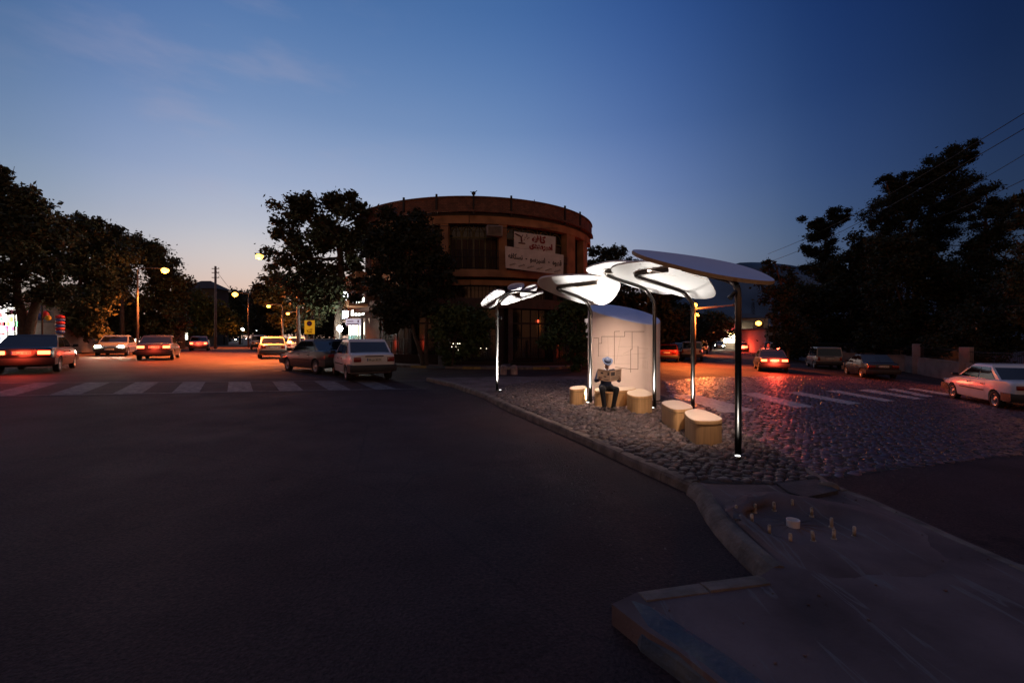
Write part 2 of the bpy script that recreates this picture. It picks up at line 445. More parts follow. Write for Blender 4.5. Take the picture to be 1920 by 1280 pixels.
# ------------------------------------------------------------------ ground sheet
def ground():
    def axis(fine, far):
        a = [x for x in fine]
        s = a[-1]
        for k in (1.25,) * 30:
            s = s * k + 1
            if s > far: break
            a.append(s)
        return a
    xs = [-30 + .5 * i for i in range(121)]
    r = axis([30.0], 1600)[1:]; xs = [-x for x in reversed(r)] + xs + r
    ys = [-30, -10, -4] + [i * 1.0 for i in range(0, 61)]
    s = 60.0
    while s < 1600: s = s * 1.15; ys.append(s)
    mb = MB(); n = len(xs)
    mb.add([(x, y, G(x, y)) for y in ys for x in xs], [(j * n + i, j * n + i + 1, (j + 1) * n + i + 1, (j + 1) * n + i) for j in range(len(ys) - 1) for i in range(n - 1)], True)
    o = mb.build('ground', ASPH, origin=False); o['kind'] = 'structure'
ground()

# ------------------------------------------------------------------ island outline
KH = 0.12
LEFT = [gp(x, y, KH) for x, y in ((800, 708), (850, 719), (905, 737), (960, 763), (1050, 799), (1100, 820), (1185, 858), (1296, 905))]
LIP = [gp(x, y, KH) for x, y in ((1296, 905), (1313, 912), (1330, 944), (1352, 974), (1390, 1012), (1424, 1042), (1450, 1063))]
NEAR = [gp(x, y, 0.1) for x, y in ((1194, 1115), (1147, 1137), (1215, 1190), (1271, 1225), (1340, 1280))]
RIGHT = [gp(x, y, KH) for x, y in ((1120, 705), (1250, 741), (1330, 783), (1400, 815), (1442, 837), (1527, 884), (1570, 912), (1629, 931), (1792, 1004), (1920, 1059))]
d0 = (NEAR[-1] - NEAR[-2]).normalized()
TAIL = NEAR[-1] + d0 * 3.0
STEP = gp(1422, 1085, 0.1)
r1 = (RIGHT[-1] - RIGHT[-2]).normalized()
RT = RIGHT[-1] + r1 * 2.5
ISLAND = LEFT[:-1] + LIP + [STEP, NEAR[0], NEAR[1], NEAR[2], NEAR[3], NEAR[4], TAIL, RT] + list(reversed(RIGHT))
drape('traffic_island', [(p.x, p.y) for p in ISLAND], KH - 0.004, CONC, step=.5, skirt=.2)

# pebble paving of the island (many stones set in one bed)
PEBZONE = [gp(x, y, KH) for x, y in ((952, 722), (1010, 714), (1120, 712), (1232, 741), (1330, 785), (1400, 819), (1446, 843), (1505, 876), (1536, 900), (1480, 908), (1330, 906), (1290, 898), (1185, 853), (1100, 815), (1050, 794), (962, 757), (930, 742))]
drape('pebble_bed', [(p.x, p.y) for p in PEBZONE], KH + 0.002, MORTAR, step=.5, kind='structure')
def stones(name, zone, sx, sy, rx, ry, hh, zoff, material, tints, fade=None, ang=0.0, painted=None):
    mb = MB(); xs = [p[0] for p in zone]; ys = [p[1] for p in zone]
    n = 0; y = min(ys); row = 0
    RINGS = ((1.0, 0.0), (.93, .45), (.66, .84)); K = 9
    while y < max(ys):
        x = min(xs) + (sx / 2 if row % 2 else 0)
        while x < max(xs):
            px = x + RND.uniform(-.28, .28) * sx; py = y + RND.uniform(-.3, .3) * sy
            x += sx
            if not inpoly(px, py, zone): continue
            if fade and not fade(px, py): continue
            a = ang + RND.gauss(0, .45); k = RND.uniform(.62, 1.2); kx = rx * k * RND.uniform(.85, 1.2); ky = ry * k * RND.uniform(.85, 1.2)
            h = hh * RND.uniform(.6, 1.3); z0 = G(px, py) + zoff
            ca, sa = math.cos(a), math.sin(a); vs = []
            lob = [1 + RND.uniform(-.13, .13) for _ in range(K)]
            tx, ty = RND.uniform(-.12, .12), RND.uniform(-.12, .12)
            for rr, zz in RINGS:
                for j in range(K):
                    t = 2 * pi * j / K; ux = math.cos(t) * kx * rr * lob[j]; uy = math.sin(t) * ky * rr * lob[j]
                    vs.append((px + ux * ca - uy * sa, py + ux * sa + uy * ca, z0 + h * zz + (ux * tx + uy * ty if zz else -.004)))
            vs.append((px, py, z0 + h * 1.0))
            fs = [(r * K + j, r * K + (j + 1) % K, (r + 1) * K + (j + 1) % K, (r + 1) * K + j) for r in range(2) for j in range(K)]
            fs += [(2 * K + j, 2 * K + (j + 1) % K, 3 * K) for j in range(K)]
            mb.add(vs, fs, True)
            t = tints[RND.randrange(len(tints))]; v = RND.uniform(.6, 1.35)
            if painted and any(inpoly(px, py, q) for q in painted): t = (4.0, 7.6, 7.8); v = RND.uniform(.6, 1.1)
            mb.col += [(t[0] * v, t[1] * v, t[2] * v)] * len(vs); n += 1
        y += sy; row += 1
    o = mb.build(name, material, origin=False); o['kind'] = 'stuff'
    tag(o, None)
    return o, n
o, n = stones('pebbles', PEBZONE, .125, .10, .064, .048, .036, KH, PEBBLE, [(1, 1, 1), (1.05, .95, .9), (.9, .92, 1.0), (.75, .72, .78), (1.25, 1.15, 1.1)])
tag(o, 'rounded river pebbles set in the paving of the bus stop island', 'pebbles')
# zebra crossing painted over the cobbles
STR = []
for q in (((1264, 741), (1304, 740), (1417, 770), (1359, 775)), ((1390, 738), (1420, 737), (1526, 763), (1490, 765)), ((1472, 736), (1499, 735), (1616, 757), (1592, 759)),
          ((1548, 733), (1570, 732), (1679, 752), (1657, 753)), ((1608, 732), (1628, 730), (1734, 748), (1716, 749)), ((1663, 730), (1679, 729), (1754, 744), (1730, 744)), ((1700, 729), (1713, 728), (1790, 740), (1772, 741))):
    P = [gp(*p) for p in q]; STR.append(P)
    drape('crosswalk_stripe', [(p.x, p.y) for p in P], 0.016, PAINT2, step=.25)
# cobbled carriageway right of the island
CZ = [gp(x, y) for x, y in ((1244, 716), (1300, 708), (1420, 706), (1560, 705), (1700, 712), (1790, 726), (1925, 768), (2050, 795), (2050, 850), (1920, 851), (1740, 872), (1560, 897), (1500, 872), (1446, 842), (1400, 822), (1330, 790), (1262, 748))]
drape('cobbled_street', [(p.x, p.y) for p in CZ], 0.004, MORTAR, step=.5)
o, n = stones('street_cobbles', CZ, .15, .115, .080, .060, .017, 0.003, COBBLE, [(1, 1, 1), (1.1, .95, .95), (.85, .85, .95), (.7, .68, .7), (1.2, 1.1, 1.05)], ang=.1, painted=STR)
tag(o, 'flat dark cobblestones paving the right hand street', 'cobblestones')

# ------------------------------------------------------------------ kerbs
def sweep(name, path, prof, material, gap=1.0, base=0.0, joint=.012, mats=None):
    """Kerb stones laid end to end: prof is (sideways, up), sideways positive = left of travel."""
    mb = MB(); P = [Vector((p.x, p.y, 0)) for p in path]
    L = [0.0]
    for a, b in zip(P, P[1:]): L.append(L[-1] + (b - a).length)
    def at(s):
        s = max(0, min(L[-1], s))
        for i in range(len(P) - 1):
            if s <= L[i + 1] + 1e-9:
                t = (s - L[i]) / max(1e-9, L[i + 1] - L[i]); return P[i].lerp(P[i + 1], t)
        return P[-1]
    s = 0.0; k = 0
    while s < L[-1] - .02:
        e = min(L[-1], s + gap * RND.uniform(.9, 1.1))
        if mats: mb.cur = mats[k % len(mats)]
        m = max(1, int((e - s) / .25)); st = []
        dzj = RND.uniform(-.006, .006)
        for i in range(m + 1):
            q = s + joint / 2 + (e - s - joint) * i / m
            p = at(q); t = (at(q + .1) - at(q - .1)).normalized(); nrm = Vector((-t.y, t.x, 0))
            st.append([Vector((p.x + nrm.x * a, p.y + nrm.y * a, G(p.x, p.y) + base + z + (dzj if z > .05 else 0) + RND.uniform(-.003, .003))) for a, z in prof])
        c = len(prof); vs = [v for r in st for v in r]
        fs = [(i * c + j, i * c + j + 1, (i + 1) * c + j + 1, (i + 1) * c + j) for i in range(m) for j in range(c - 1)]
        fs += [tuple(range(c - 1, -1, -1)), tuple(m * c + j for j in range(c))]
        mb.add(vs, fs, False)
        s = e; k += 1
    o = mb.build(name, material, origin=False); o['kind'] = 'structure'
    return o
PROF = [(-.02, -.05), (-.015, .085), (.0, .118), (.03, .132), (.11, .132), (.13, .12), (.13, -.05)]
sweep('kerb', LEFT, [(a, z) for a, z in PROF], KERBM, gap=.8)
LPROF = [(-.075, -.05), (-.06, .03), (-.03, .085), (.0, .115), (.045, .128), (.075, .121), (.075, .0)]
sweep('kerb_lip', chaikin(LIP, 2, False), LPROF, KERBM, gap=3.5, joint=.004)
NP = [(-.02, -.06), (-.018, .03), (-.006, .075), (.022, .108), (.065, .122), (.15, .124), (.185, .112), (.19, -.05)]
sweep('kerb_near', chaikin([NEAR[1].lerp(NEAR[0], .55), NEAR[1].lerp(NEAR[0], .15), NEAR[1].lerp(NEAR[2], .2), NEAR[2], NEAR[3], NEAR[4], TAIL], 1, False), NP, [KERB_BLUE, KERB_YEL, KERBM], gap=.95, mats=[0, 0], joint=.014)
sweep('kerb_step', [STEP, NEAR[0]], [(-.02, -.05), (-.01, .075), (.0, .10), (.05, .108), (.10, .104), (.10, 0)], KERBM, gap=.45, joint=.01, base=.022)
RP = [(.02, -.05), (.015, .085), (.0, .118), (-.03, .126), (-.10, .126), (-.11, .115), (-.11, -.05)]
sweep('kerb_right', RIGHT[1:] + [RT], RP, KERBM, gap=.8)

# ------------------------------------------------------------------ crosswalks (worn paint)
def left_stripes():
    a0 = gp(-40, 743.5); a1 = gp(800, 728.5); b0 = gp(-40, 718.5); b1 = gp(800, 713.5)
    dl = Vector((-.52, .854, 0))
    u = (a1 - a0); Ltot = u.length; u.normalize(); s = 0
    depth = (b0 - a0).length
    nrm = Vector((0, 0, 0))
    line_b = (b1 - b0).normalized()
    while s < Ltot - 1:
        A = a0 + u * s; B = a0 + u * (s + .62)
        def hit(p):
            # travel along the street until the far edge line
            d = b0 - p; den = dl.x * line_b.y - dl.y * line_b.x
            t = (d.x * line_b.y - d.y * line_b.x) / den
            return p + dl * t
        drape('crosswalk_stripe', [(A.x, A.y), (B.x, B.y), (hit(B).x, hit(B).y), (hit(A).x, hit(A).y)], 0.004, PAINT, step=.5)
        s += 1.28
    for p, q in ((a0, a1), (b0, b1)):
        t = (q - p).normalized(); n = Vector((-t.y, t.x, 0)) * .06
        o = .008
        drape('crosswalk_line', [((p - n).x, (p - n).y), ((q - n).x, (q - n).y), ((q + n).x, (q + n).y), ((p + n).x, (p + n).y)], o, PAINT, step=.5)
left_stripes()

# ------------------------------------------------------------------ post footing with anchor bolts on the concrete apron
IRON = mat('rusty_iron', (.50, .38, .28), rough=.7, metal=.5, var=.5, scale=30, bump=.4, bscale=80)
PVC = mat('grey_plastic_pipe', (.75, .62, .57), rough=.45, var=.15, scale=8)
def footing():
    c = gp(1487, 983, KH); R0 = 0
    root = empty('post_footing', c, 'round concrete post footing ringed with upright bolts on the island apron', 'footing')
    mb = MB(); n = 48; prof = ((.02, -.002), (.30, -.004), (.40, .004), (.46, .03), (.53, .055), (.60, .06), (.70, .045), (.84, .010), (.98, -.016))
    vs = []
    for r, h in prof:
        for j in range(n):
            a = 2 * pi * j / n
            k = 1 + .08 * math.sin(a * 2 + .7) + .05 * math.sin(a * 5) + .03 * math.sin(a * 11 + r * 9)
            if r > .45: k *= 1 - (.40 if r > .6 else .30) * max(0, -math.cos(a + .25)) ** .7
            hh = h * (.75 + .55 * math.sin(a - .2)) * (1 + .25 * math.sin(a * 7 + r * 20)) if h > 0.01 else h
            x = c.x + math.cos(a) * r * k * 1.05; y = c.y + math.sin(a) * r * k * .95
            for pa, pb in zip(LIP, LIP[1:]):
                if min(pa.y, pb.y) <= y <= max(pa.y, pb.y):
                    xl = pa.x + (pb.x - pa.x) * (y - pa.y) / (pb.y - pa.y) + .10
                    if x < xl: x = xl; hh = min(hh, .004)
            vs.append((x, y, G(x, y) + KH + hh + .006))
    fs = [(i * n + j, i * n + (j + 1) % n, (i + 1) * n + (j + 1) % n, (i + 1) * n + j) for i in range(len(prof) - 1) for j in range(n)]
    fs.append(tuple(range(n - 1, -1, -1)))
    mb.add(vs, [f for f in fs[:-1]] + [tuple(reversed(fs[-1]))], True)
    mb.build('footing_ring', CONC, root)
    for zx, zy in ((653, 340), (738, 331), (823, 322), (903, 311), (988, 347), (1075, 396), (1085, 447), (1175, 437), (995, 458), (895, 467), (802, 428), (725, 379)):
        p = gp(1100 + zx * .427, 820 + zy * .427, KH)
        b = MB(); lean = Vector((RND.uniform(-.006, .006), RND.uniform(-.006, .006), 0))
        b.cyl(p - Vector((0, 0, .01)), p + Vector((0, 0, .012)), .024, .022, 6, False)
        b.cyl(p + Vector((0, 0, .012)), p + lean + Vector((0, 0, .078)), .0125, .0125, 10)
        b.cyl(p + lean + Vector((0, 0, .078)), p + lean + Vector((0, 0, .084)), .0125, .009, 10)
        b.build('bolt', IRON, root)
    return c
FC = footing()
def pipe_stub():
    p = gp(1487, 987, KH); mb = MB()
    M = Matrix.Translation(p)
    mb.lathe([(.048, -.01), (.05, .055), (.051, .06), (.044, .06), (.043, .02), (.001, .018)], M, 24)
    o = mb.build('pipe_stub', PVC); tag(o, 'short grey plastic pipe stub in the middle of the bolt ring', 'pipe')
pipe_stub()
def cover_slab():
    P = [gp(x, y, KH) for x, y in ((1456, 908), (1530, 903), (1572, 925), (1512, 937), (1480, 925))]
    mb = MB(); c = sum(P, Vector()) / 5
    z = c.z + .004
    vs = [(p.x, p.y, z - .02) for p in P] + [(p.x, p.y, z + .02 + .012 * (i == 3)) for i, p in enumerate(P)]
    mb.add(vs, [(i, (i + 1) % 5, 5 + (i + 1) % 5, 5 + i) for i in range(5)] + [(9, 8, 7, 6, 5)][::-1])
    mb.f[-1] = (5, 6, 7, 8, 9)
    o = mb.build('stone_slab', mat('slab_stone', (.045, .034, .036), rough=.8, var=.3, scale=5, bump=.5, bscale=20)); tag(o, 'broken dark stone slab lying flat beside the pebble paving', 'slab')
    p = gp(1553, 915, KH); mb = MB(); mb.ball(p + Vector((0, 0, .02)), (.10, .06, .055), 12, 8, Matrix.Rotation(-.4, 3, 'Z'))
    o = mb.build('loose_stone', KERBM); tag(o, 'single brown loose stone at the edge of the dark slab', 'stone')
cover_slab()

def grit():
    mb = MB(); rr = random.Random(21)
    for k in range(300):
        if k % 3: 
            p = LEFT[rr.randrange(len(LEFT))].lerp(LEFT[rr.randrange(len(LEFT))], rr.random()) + Vector((rr.gauss(-.5, .5), rr.gauss(-.3, .5), 0))
            x, y, dz = p.x, p.y, 0
            if inpoly(x, y, ISLAND): continue
        else:
            x = rr.uniform(.7, 4.2); y = rr.uniform(2.0, 4.8); dz = KH if inpoly(x, y, ISLAND) else 0
        r = rr.uniform(.004, .013)
        mb.ball((x, y, G(x, y) + dz + r * .3), (r, r * rr.uniform(.6, 1), r * .6), 6, 4, Matrix.Rotation(rr.uniform(0, 3), 3, 'Z'))
    o = mb.build('grit', CONC, origin=False); o['kind'] = 'stuff'; tag(o, 'loose grit scattered along the kerb and over the apron', 'grit')
grit()
# ------------------------------------------------------------------ bus stop: canopies
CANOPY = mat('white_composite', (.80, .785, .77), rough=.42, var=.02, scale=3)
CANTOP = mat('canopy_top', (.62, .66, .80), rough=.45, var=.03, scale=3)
CANEDGE = mat('canopy_wood_edge', (.42, .26, .13), rough=.6, var=.15, scale=30)
CHROME = mat('dark_chrome', (.08, .074, .07), rough=.30, metal=1.0, var=.1, scale=5)
LEDM = mat('led_lens', (.9, .9, .88), rough=.3, emit=(1, .97, .92), estr=4)

def plane_hit(px, py, p0, a, b):
    u = (px - CX) / F; v = (CY - py) / F
    D = (p0.z - a * p0.x - b * p0.y - H) / (v - a * u - b)
    return Vector((u * D, D, H + v * D))

def petal(outline_px, p0, a, b, name, root, thick=.035, bulge=.05, parts=None, top=None, edge=None):
    P = chaikin([plane_hit(x, y, p0, a, b) for x, y in outline_px], 3)
    n = len(P); c = sum(P, Vector()) / n
    N = Vector((-a, -b, 1)).normalized()
    rings = 9; mb = MB()
    def layer(off, sgn):
        vs = []
        for r in range(rings):
            k = 1 - r / rings
            sh = (1 - k * k) * bulge
            for p in P: vs.append(c + (p - c) * k + N * (off - sh))
        vs.append(c + N * (off - bulge))
        return vs
    # underside (cur 0), rounded edge (cur 1), upper side (cur 2)
    lo = layer(0, 1); hi = layer(thick, 1)
    def fs(up):
        out = []
        for r in range(rings - 1):
            for j in range(n):
                q = (r * n + j, r * n + (j + 1) % n, (r + 1) * n + (j + 1) % n, (r + 1) * n + j)
                out.append(q if up else q[::-1])
        for j in range(n):
            q = ((rings - 1) * n + j, (rings - 1) * n + (j + 1) % n, rings * n); out.append(q if up else q[::-1])
        return out
    area = sum((P[i] - c).cross(P[(i + 1) % n] - c).dot(N) for i in range(n))
    ccw = area > 0
    mb.cur = 0; mb.add(lo, fs(not ccw), True)
    mb.cur = 2; mb.add(hi, fs(ccw), True)
    mb.cur = 1
    mid = [c + (p - c) * 1.012 + N * thick * .5 for p in P]
    vs = [lo[j] for j in range(n)] + mid + [hi[j] for j in range(n)]
    f = []
    for r in range(2):
        for j in range(n):
            q = (r * n + j, r * n + (j + 1) % n, (r + 1) * n + (j + 1) % n, (r + 1) * n + j); f.append(q if ccw else q[::-1])
    mb.add(vs, f, True)
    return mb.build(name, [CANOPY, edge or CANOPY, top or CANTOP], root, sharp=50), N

def unit(label, base_px, top_px, arm_px, outlines, p0off, a, b, r=.04, base_D=None, gap=.055, edge=None, uplight=90, aimat=None, lightpx=None, arm_r=None):
    base = gp(*base_px, KH) if base_D is None else gz((base_px[0] - CX) / F * base_D, base_D, KH)
    root = empty('shelter_canopy', base, label, 'bus shelter', 'leaf canopies of the bus stop')
    D = base.y; u = base.x / D
    bend = pt(top_px[0], top_px[1], D)
    p0 = pt(p0off[0], p0off[1], D + p0off[2])
    N = Vector((-a, -b, 1)).normalized()
    arm = [plane_hit(x, y, p0 - N * gap, a, b) for x, y in arm_px]
    raw = [base, Vector((base.x, base.y, bend.z - .12)), bend] + arm
    # round the corners
    path = [raw[0], raw[1]]
    body = chaikin([raw[1]] + raw[2:], 3, False)
    path += body[1:]
    mb = MB(); mb.tube(path, r, 14)
    mb.lathe([(r * 1.05, .0), (r * 1.9, .0), (r * 1.9, .012), (r * 1.05, .016)], Matrix.Translation(base + Vector((0, 0, .012))), 20)
    mb.build('pole', CHROME, root)
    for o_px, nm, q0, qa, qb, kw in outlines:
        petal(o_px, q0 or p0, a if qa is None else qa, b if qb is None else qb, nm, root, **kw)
    # recessed uplighter beside the foot of the pole
    lp = Vector(base) + Vector((-.09 if lightpx is None else lightpx, -.17, .03))
    mb = MB(); mb.lathe([(.04, -.03), (.042, .012), (.036, .018)], Matrix.Translation(lp), 14); mb.lathe([(.036, .018), (.001, .018)], Matrix.Translation(lp), 14)
    lens = MB(); lens.lathe([(.034, .021), (.020, .028), (.001, .03)], Matrix.Translation(lp), 14)
    h = mb.build('uplighter', CHROME, root); WL[h.name] = WL[root.name]
    lens.build('lens', LEDM, h)
    tgt = aimat if aimat is not None else sum((plane_hit(x, y, p0, a, b) for x, y in outlines[0][0]), Vector()) / len(outlines[0][0])
    l = lamp('SPOT', 'uplight', lp + Vector((0, 0, .06)), uplight, (1.0, .95, .88), root, .03, spot_size=rad(74), spot_blend=.8)
    aim(l, tgt - (lp + Vector((0, 0, .06))))
    # point on the arm end for an added strip lamp brightening what stands below
    e0, e1 = arm[-2], arm[-1]; m = e0.lerp(e1, .5) - N * (r + .012)
    return root, m, (e1 - e0)

BIG = dict(bulge=.045)
P2o = [(1008, 531), (1012, 522), (1030, 518.5), (1070, 516.5), (1103, 516), (1134, 519), (1158, 525), (1164, 533), (1161, 545), (1151, 561), (1138, 571), (1120, 572.5), (1095, 570), (1063, 561), (1028, 547), (1012, 539)]
R2, M2, A2 = unit('white leaf canopy on a bent chrome pole just behind the seated reader', (1107, 756), (1109, 588), [(1101, 566), (1085, 556), (1052, 546), (1044, 540), (1052, 537), (1082, 534), (1119, 531)], [(P2o, 'canopy', None, None, None, BIG)], (1101, 565, .05), 0.0, -.42, uplight=620)
P3o = [(1098, 509), (1101, 502), (1120, 496), (1149, 490), (1200, 492), (1250, 505), (1282, 523), (1280, 540), (1262, 551), (1244, 553), (1222, 548), (1190, 539), (1150, 525), (1110, 515)]
R3, M3, A3 = unit('white leaf canopy on the middle pole in front of the round map pillar', (1227, 766), (1227, 566), [(1211, 543), (1195, 535), (1160, 525), (1138, 516), (1136, 511), (1150, 508)], [(P3o, 'canopy', None, None, None, BIG)], (1211, 543, .1), 0.0, -.42, uplight=300)
P4o = [(1145, 507), (1150, 499), (1179, 493), (1215, 490), (1262, 495), (1308, 506), (1322, 515), (1337, 536), (1343, 551), (1338, 558), (1320, 561), (1290, 559), (1258, 551), (1199, 533), (1155, 518)]
R4, M4, A4 = unit('white leaf canopy on the pole behind the two nearest seats', (1299, 781), (1300, 570), [(1283, 549), (1274, 544), (1240, 533), (1200, 522), (1191, 516), (1200, 512), (1225, 509), (1253, 506.5)], [(P4o, 'canopy', None, None, None, BIG)], (1278, 546, .06), 0.0, -.42, uplight=230)
P5o = [(1182, 476), (1190, 474), (1222, 476.5), (1300, 486), (1372, 499), (1420, 514), (1452, 531), (1446, 535), (1400, 531), (1340, 522), (1280, 508), (1205, 488)]
R5, M5, A5 = unit('nearest leaf canopy tilted up on the thick pole at the kerb end of the shelter', (1384, 855), (1384, 550), [(1381, 533), (1370, 526), (1345, 519), (1310, 511), (1280, 503)], [(P5o, 'canopy', None, None, None, dict(bulge=.02, thick=.055, edge=CANEDGE))], (1384, 527, -.02), -.15, .45, r=.042, gap=.05, uplight=12, lightpx=-.09)
def leaf_pattern():
    m = mat('leaf_pattern_panel', (.74, .735, .72), rough=.4, var=.02)  # dark net of lines mixed into the pale base colour
    n, l = nodes(m); b = n['Principled BSDF']
    tc = n.new('ShaderNodeTexCoord'); vo = n.new('ShaderNodeTexVoronoi'); vo.feature = 'DISTANCE_TO_EDGE'; vo.inputs['Scale'].default_value = 4.5
    nz = n.new('ShaderNodeTexNoise'); nz.inputs['Scale'].default_value = 3; mv = n.new('ShaderNodeMix'); mv.data_type = 'VECTOR'; mv.inputs[0].default_value = .25
    l.new(tc.outputs['Object'], mv.inputs[4]); l.new(tc.outputs['Object'], nz.inputs[0]); l.new(nz.outputs['Color'], mv.inputs[5]); l.new(mv.outputs[1], vo.inputs['Vector'])
    mr = n.new('ShaderNodeMapRange'); mr.inputs[1].default_value = .02; mr.inputs[2].default_value = .05; l.new(vo.outputs['Distance'], mr.inputs[0])
    mx = n.new('ShaderNodeMix'); mx.data_type = 'RGBA'; mx.inputs[6].default_value = (.10, .10, .10, 1); mx.inputs[7].default_value = (.74, .735, .72, 1)
    l.new(mr.outputs[0], mx.inputs[0]); l.new(mx.outputs[2], b.inputs['Base Color'])
    return m
LEAFPAT = leaf_pattern()
D1 = gp(932, 733, KH).y
def P1q(px, py, d): return pt(px, py, D1 + d)
R1, M1, A1 = unit('far leaf canopy of four petals with a dark leaf pattern on a slim pole', (932, 733), (933, 574), [(937, 562), (949, 552), (963, 546), (985, 546), (1006, 548)],
    [([(901, 573), (904, 564), (918, 551), (931, 542.5), (949, 546.5), (946, 556), (936, 568), (924, 577), (908, 578)], 'canopy', P1q(925, 560, .1), -.1, -.40, dict(bulge=.03)),
     ([(936, 573), (946, 561), (958, 552), (971, 560), (985, 557), (1008, 549), (1023, 547), (1000, 557), (975, 563), (955, 571)], 'canopy', P1q(975, 559, .35), .05, -.36, dict(bulge=.02)),
     ([(950, 542), (955, 536), (964, 532.5), (983, 532), (983, 538), (976, 544), (962, 545.5)], 'canopy', P1q(968, 539, .7), 0, -.36, dict(bulge=.02)),
     ([(974, 551), (980, 545), (992, 536), (1007, 533), (1008, 543), (994, 556), (977, 557)], 'canopy', P1q(992, 545, .5), .03, -.38, dict(bulge=.02))], (940, 562, .1), 0, -.38, r=.036, uplight=800, lightpx=.09)
for ch in [o for o in bpy.data.objects if o.parent == R1 and o.name.startswith('canopy')][:2]: ch.data.materials[0] = LEAFPAT

def added_downlight(root, m, d, energy, col, size=(.5, .04), tilt=(0, 0, -1), spread=130):
    l = lamp('AREA', 'canopy_light', m, energy, col, root)
    l.data.shape = 'RECTANGLE'; l.data.size = size[0]; l.data.size_y = size[1]; l.data.spread = rad(spread)
    z = -Vector(tilt).normalized(); x = (d - z * d.dot(z)).normalized(); y = z.cross(x)
    l.rotation_euler = Matrix((x, y, z)).transposed().to_euler()
    # glowing strip added as a body for the added lamp
    mb = MB(); M3_ = Matrix((x, y, z)).transposed()
    mb.box(Vector(m) + z * .008, (size[0], size[1] * .6, .008), M=M3_)
    mb.build('added_light_strip', LEDM2, root)
LEDM2 = mat('added_led_strip', (.9, .85, .78), rough=.4, emit=(1, .80, .66), estr=.6)  # glow for the strips added along with the canopy fill lamps
WARM = (1.0, .70, .53)
added_downlight(R2, M2, A2, 36, WARM, tilt=(.2, .45, -1), spread=96)
added_downlight(R4, M4, A4, 14, WARM, tilt=(-.25, .2, -1), spread=96)
added_downlight(R5, M5, A5, 9, WARM, tilt=(-.3, .4, -1))
added_downlight(R3, M3, A3, 6, WARM, size=(.3, .04), tilt=(0, .5, -1))

def added_pole_spot(root, p, target, energy, size, col=WARM):
    # added fill lamp with made-up casing on a pole, brightens seats, reader and pillar
    p = Vector(p); d = (Vector(target) - p).normalized()
    mb = MB(); mb.tube([p - d * .09, p + d * .02, p + d * .05], [.022, .03, .036], 12); mb.build('added_spotlight', CHROME, root)
    l = lamp('SPOT', 'added_pole_light', p + d * .07, energy, col, root, .03, spot_size=rad(size), spot_blend=.9); aim(l, d)
b5 = gp(1384, 855, KH); b1_ = gp(932, 733, KH)
added_pole_spot(R5, (b5.x - .09, b5.y - .02, 2.16), (2.45, 8.6, .2), 225, 104)
added_pole_spot(R1, (b1_.x + .10, b1_.y - .05, 2.15), (2.2, 11.7, .7), 85, 36)

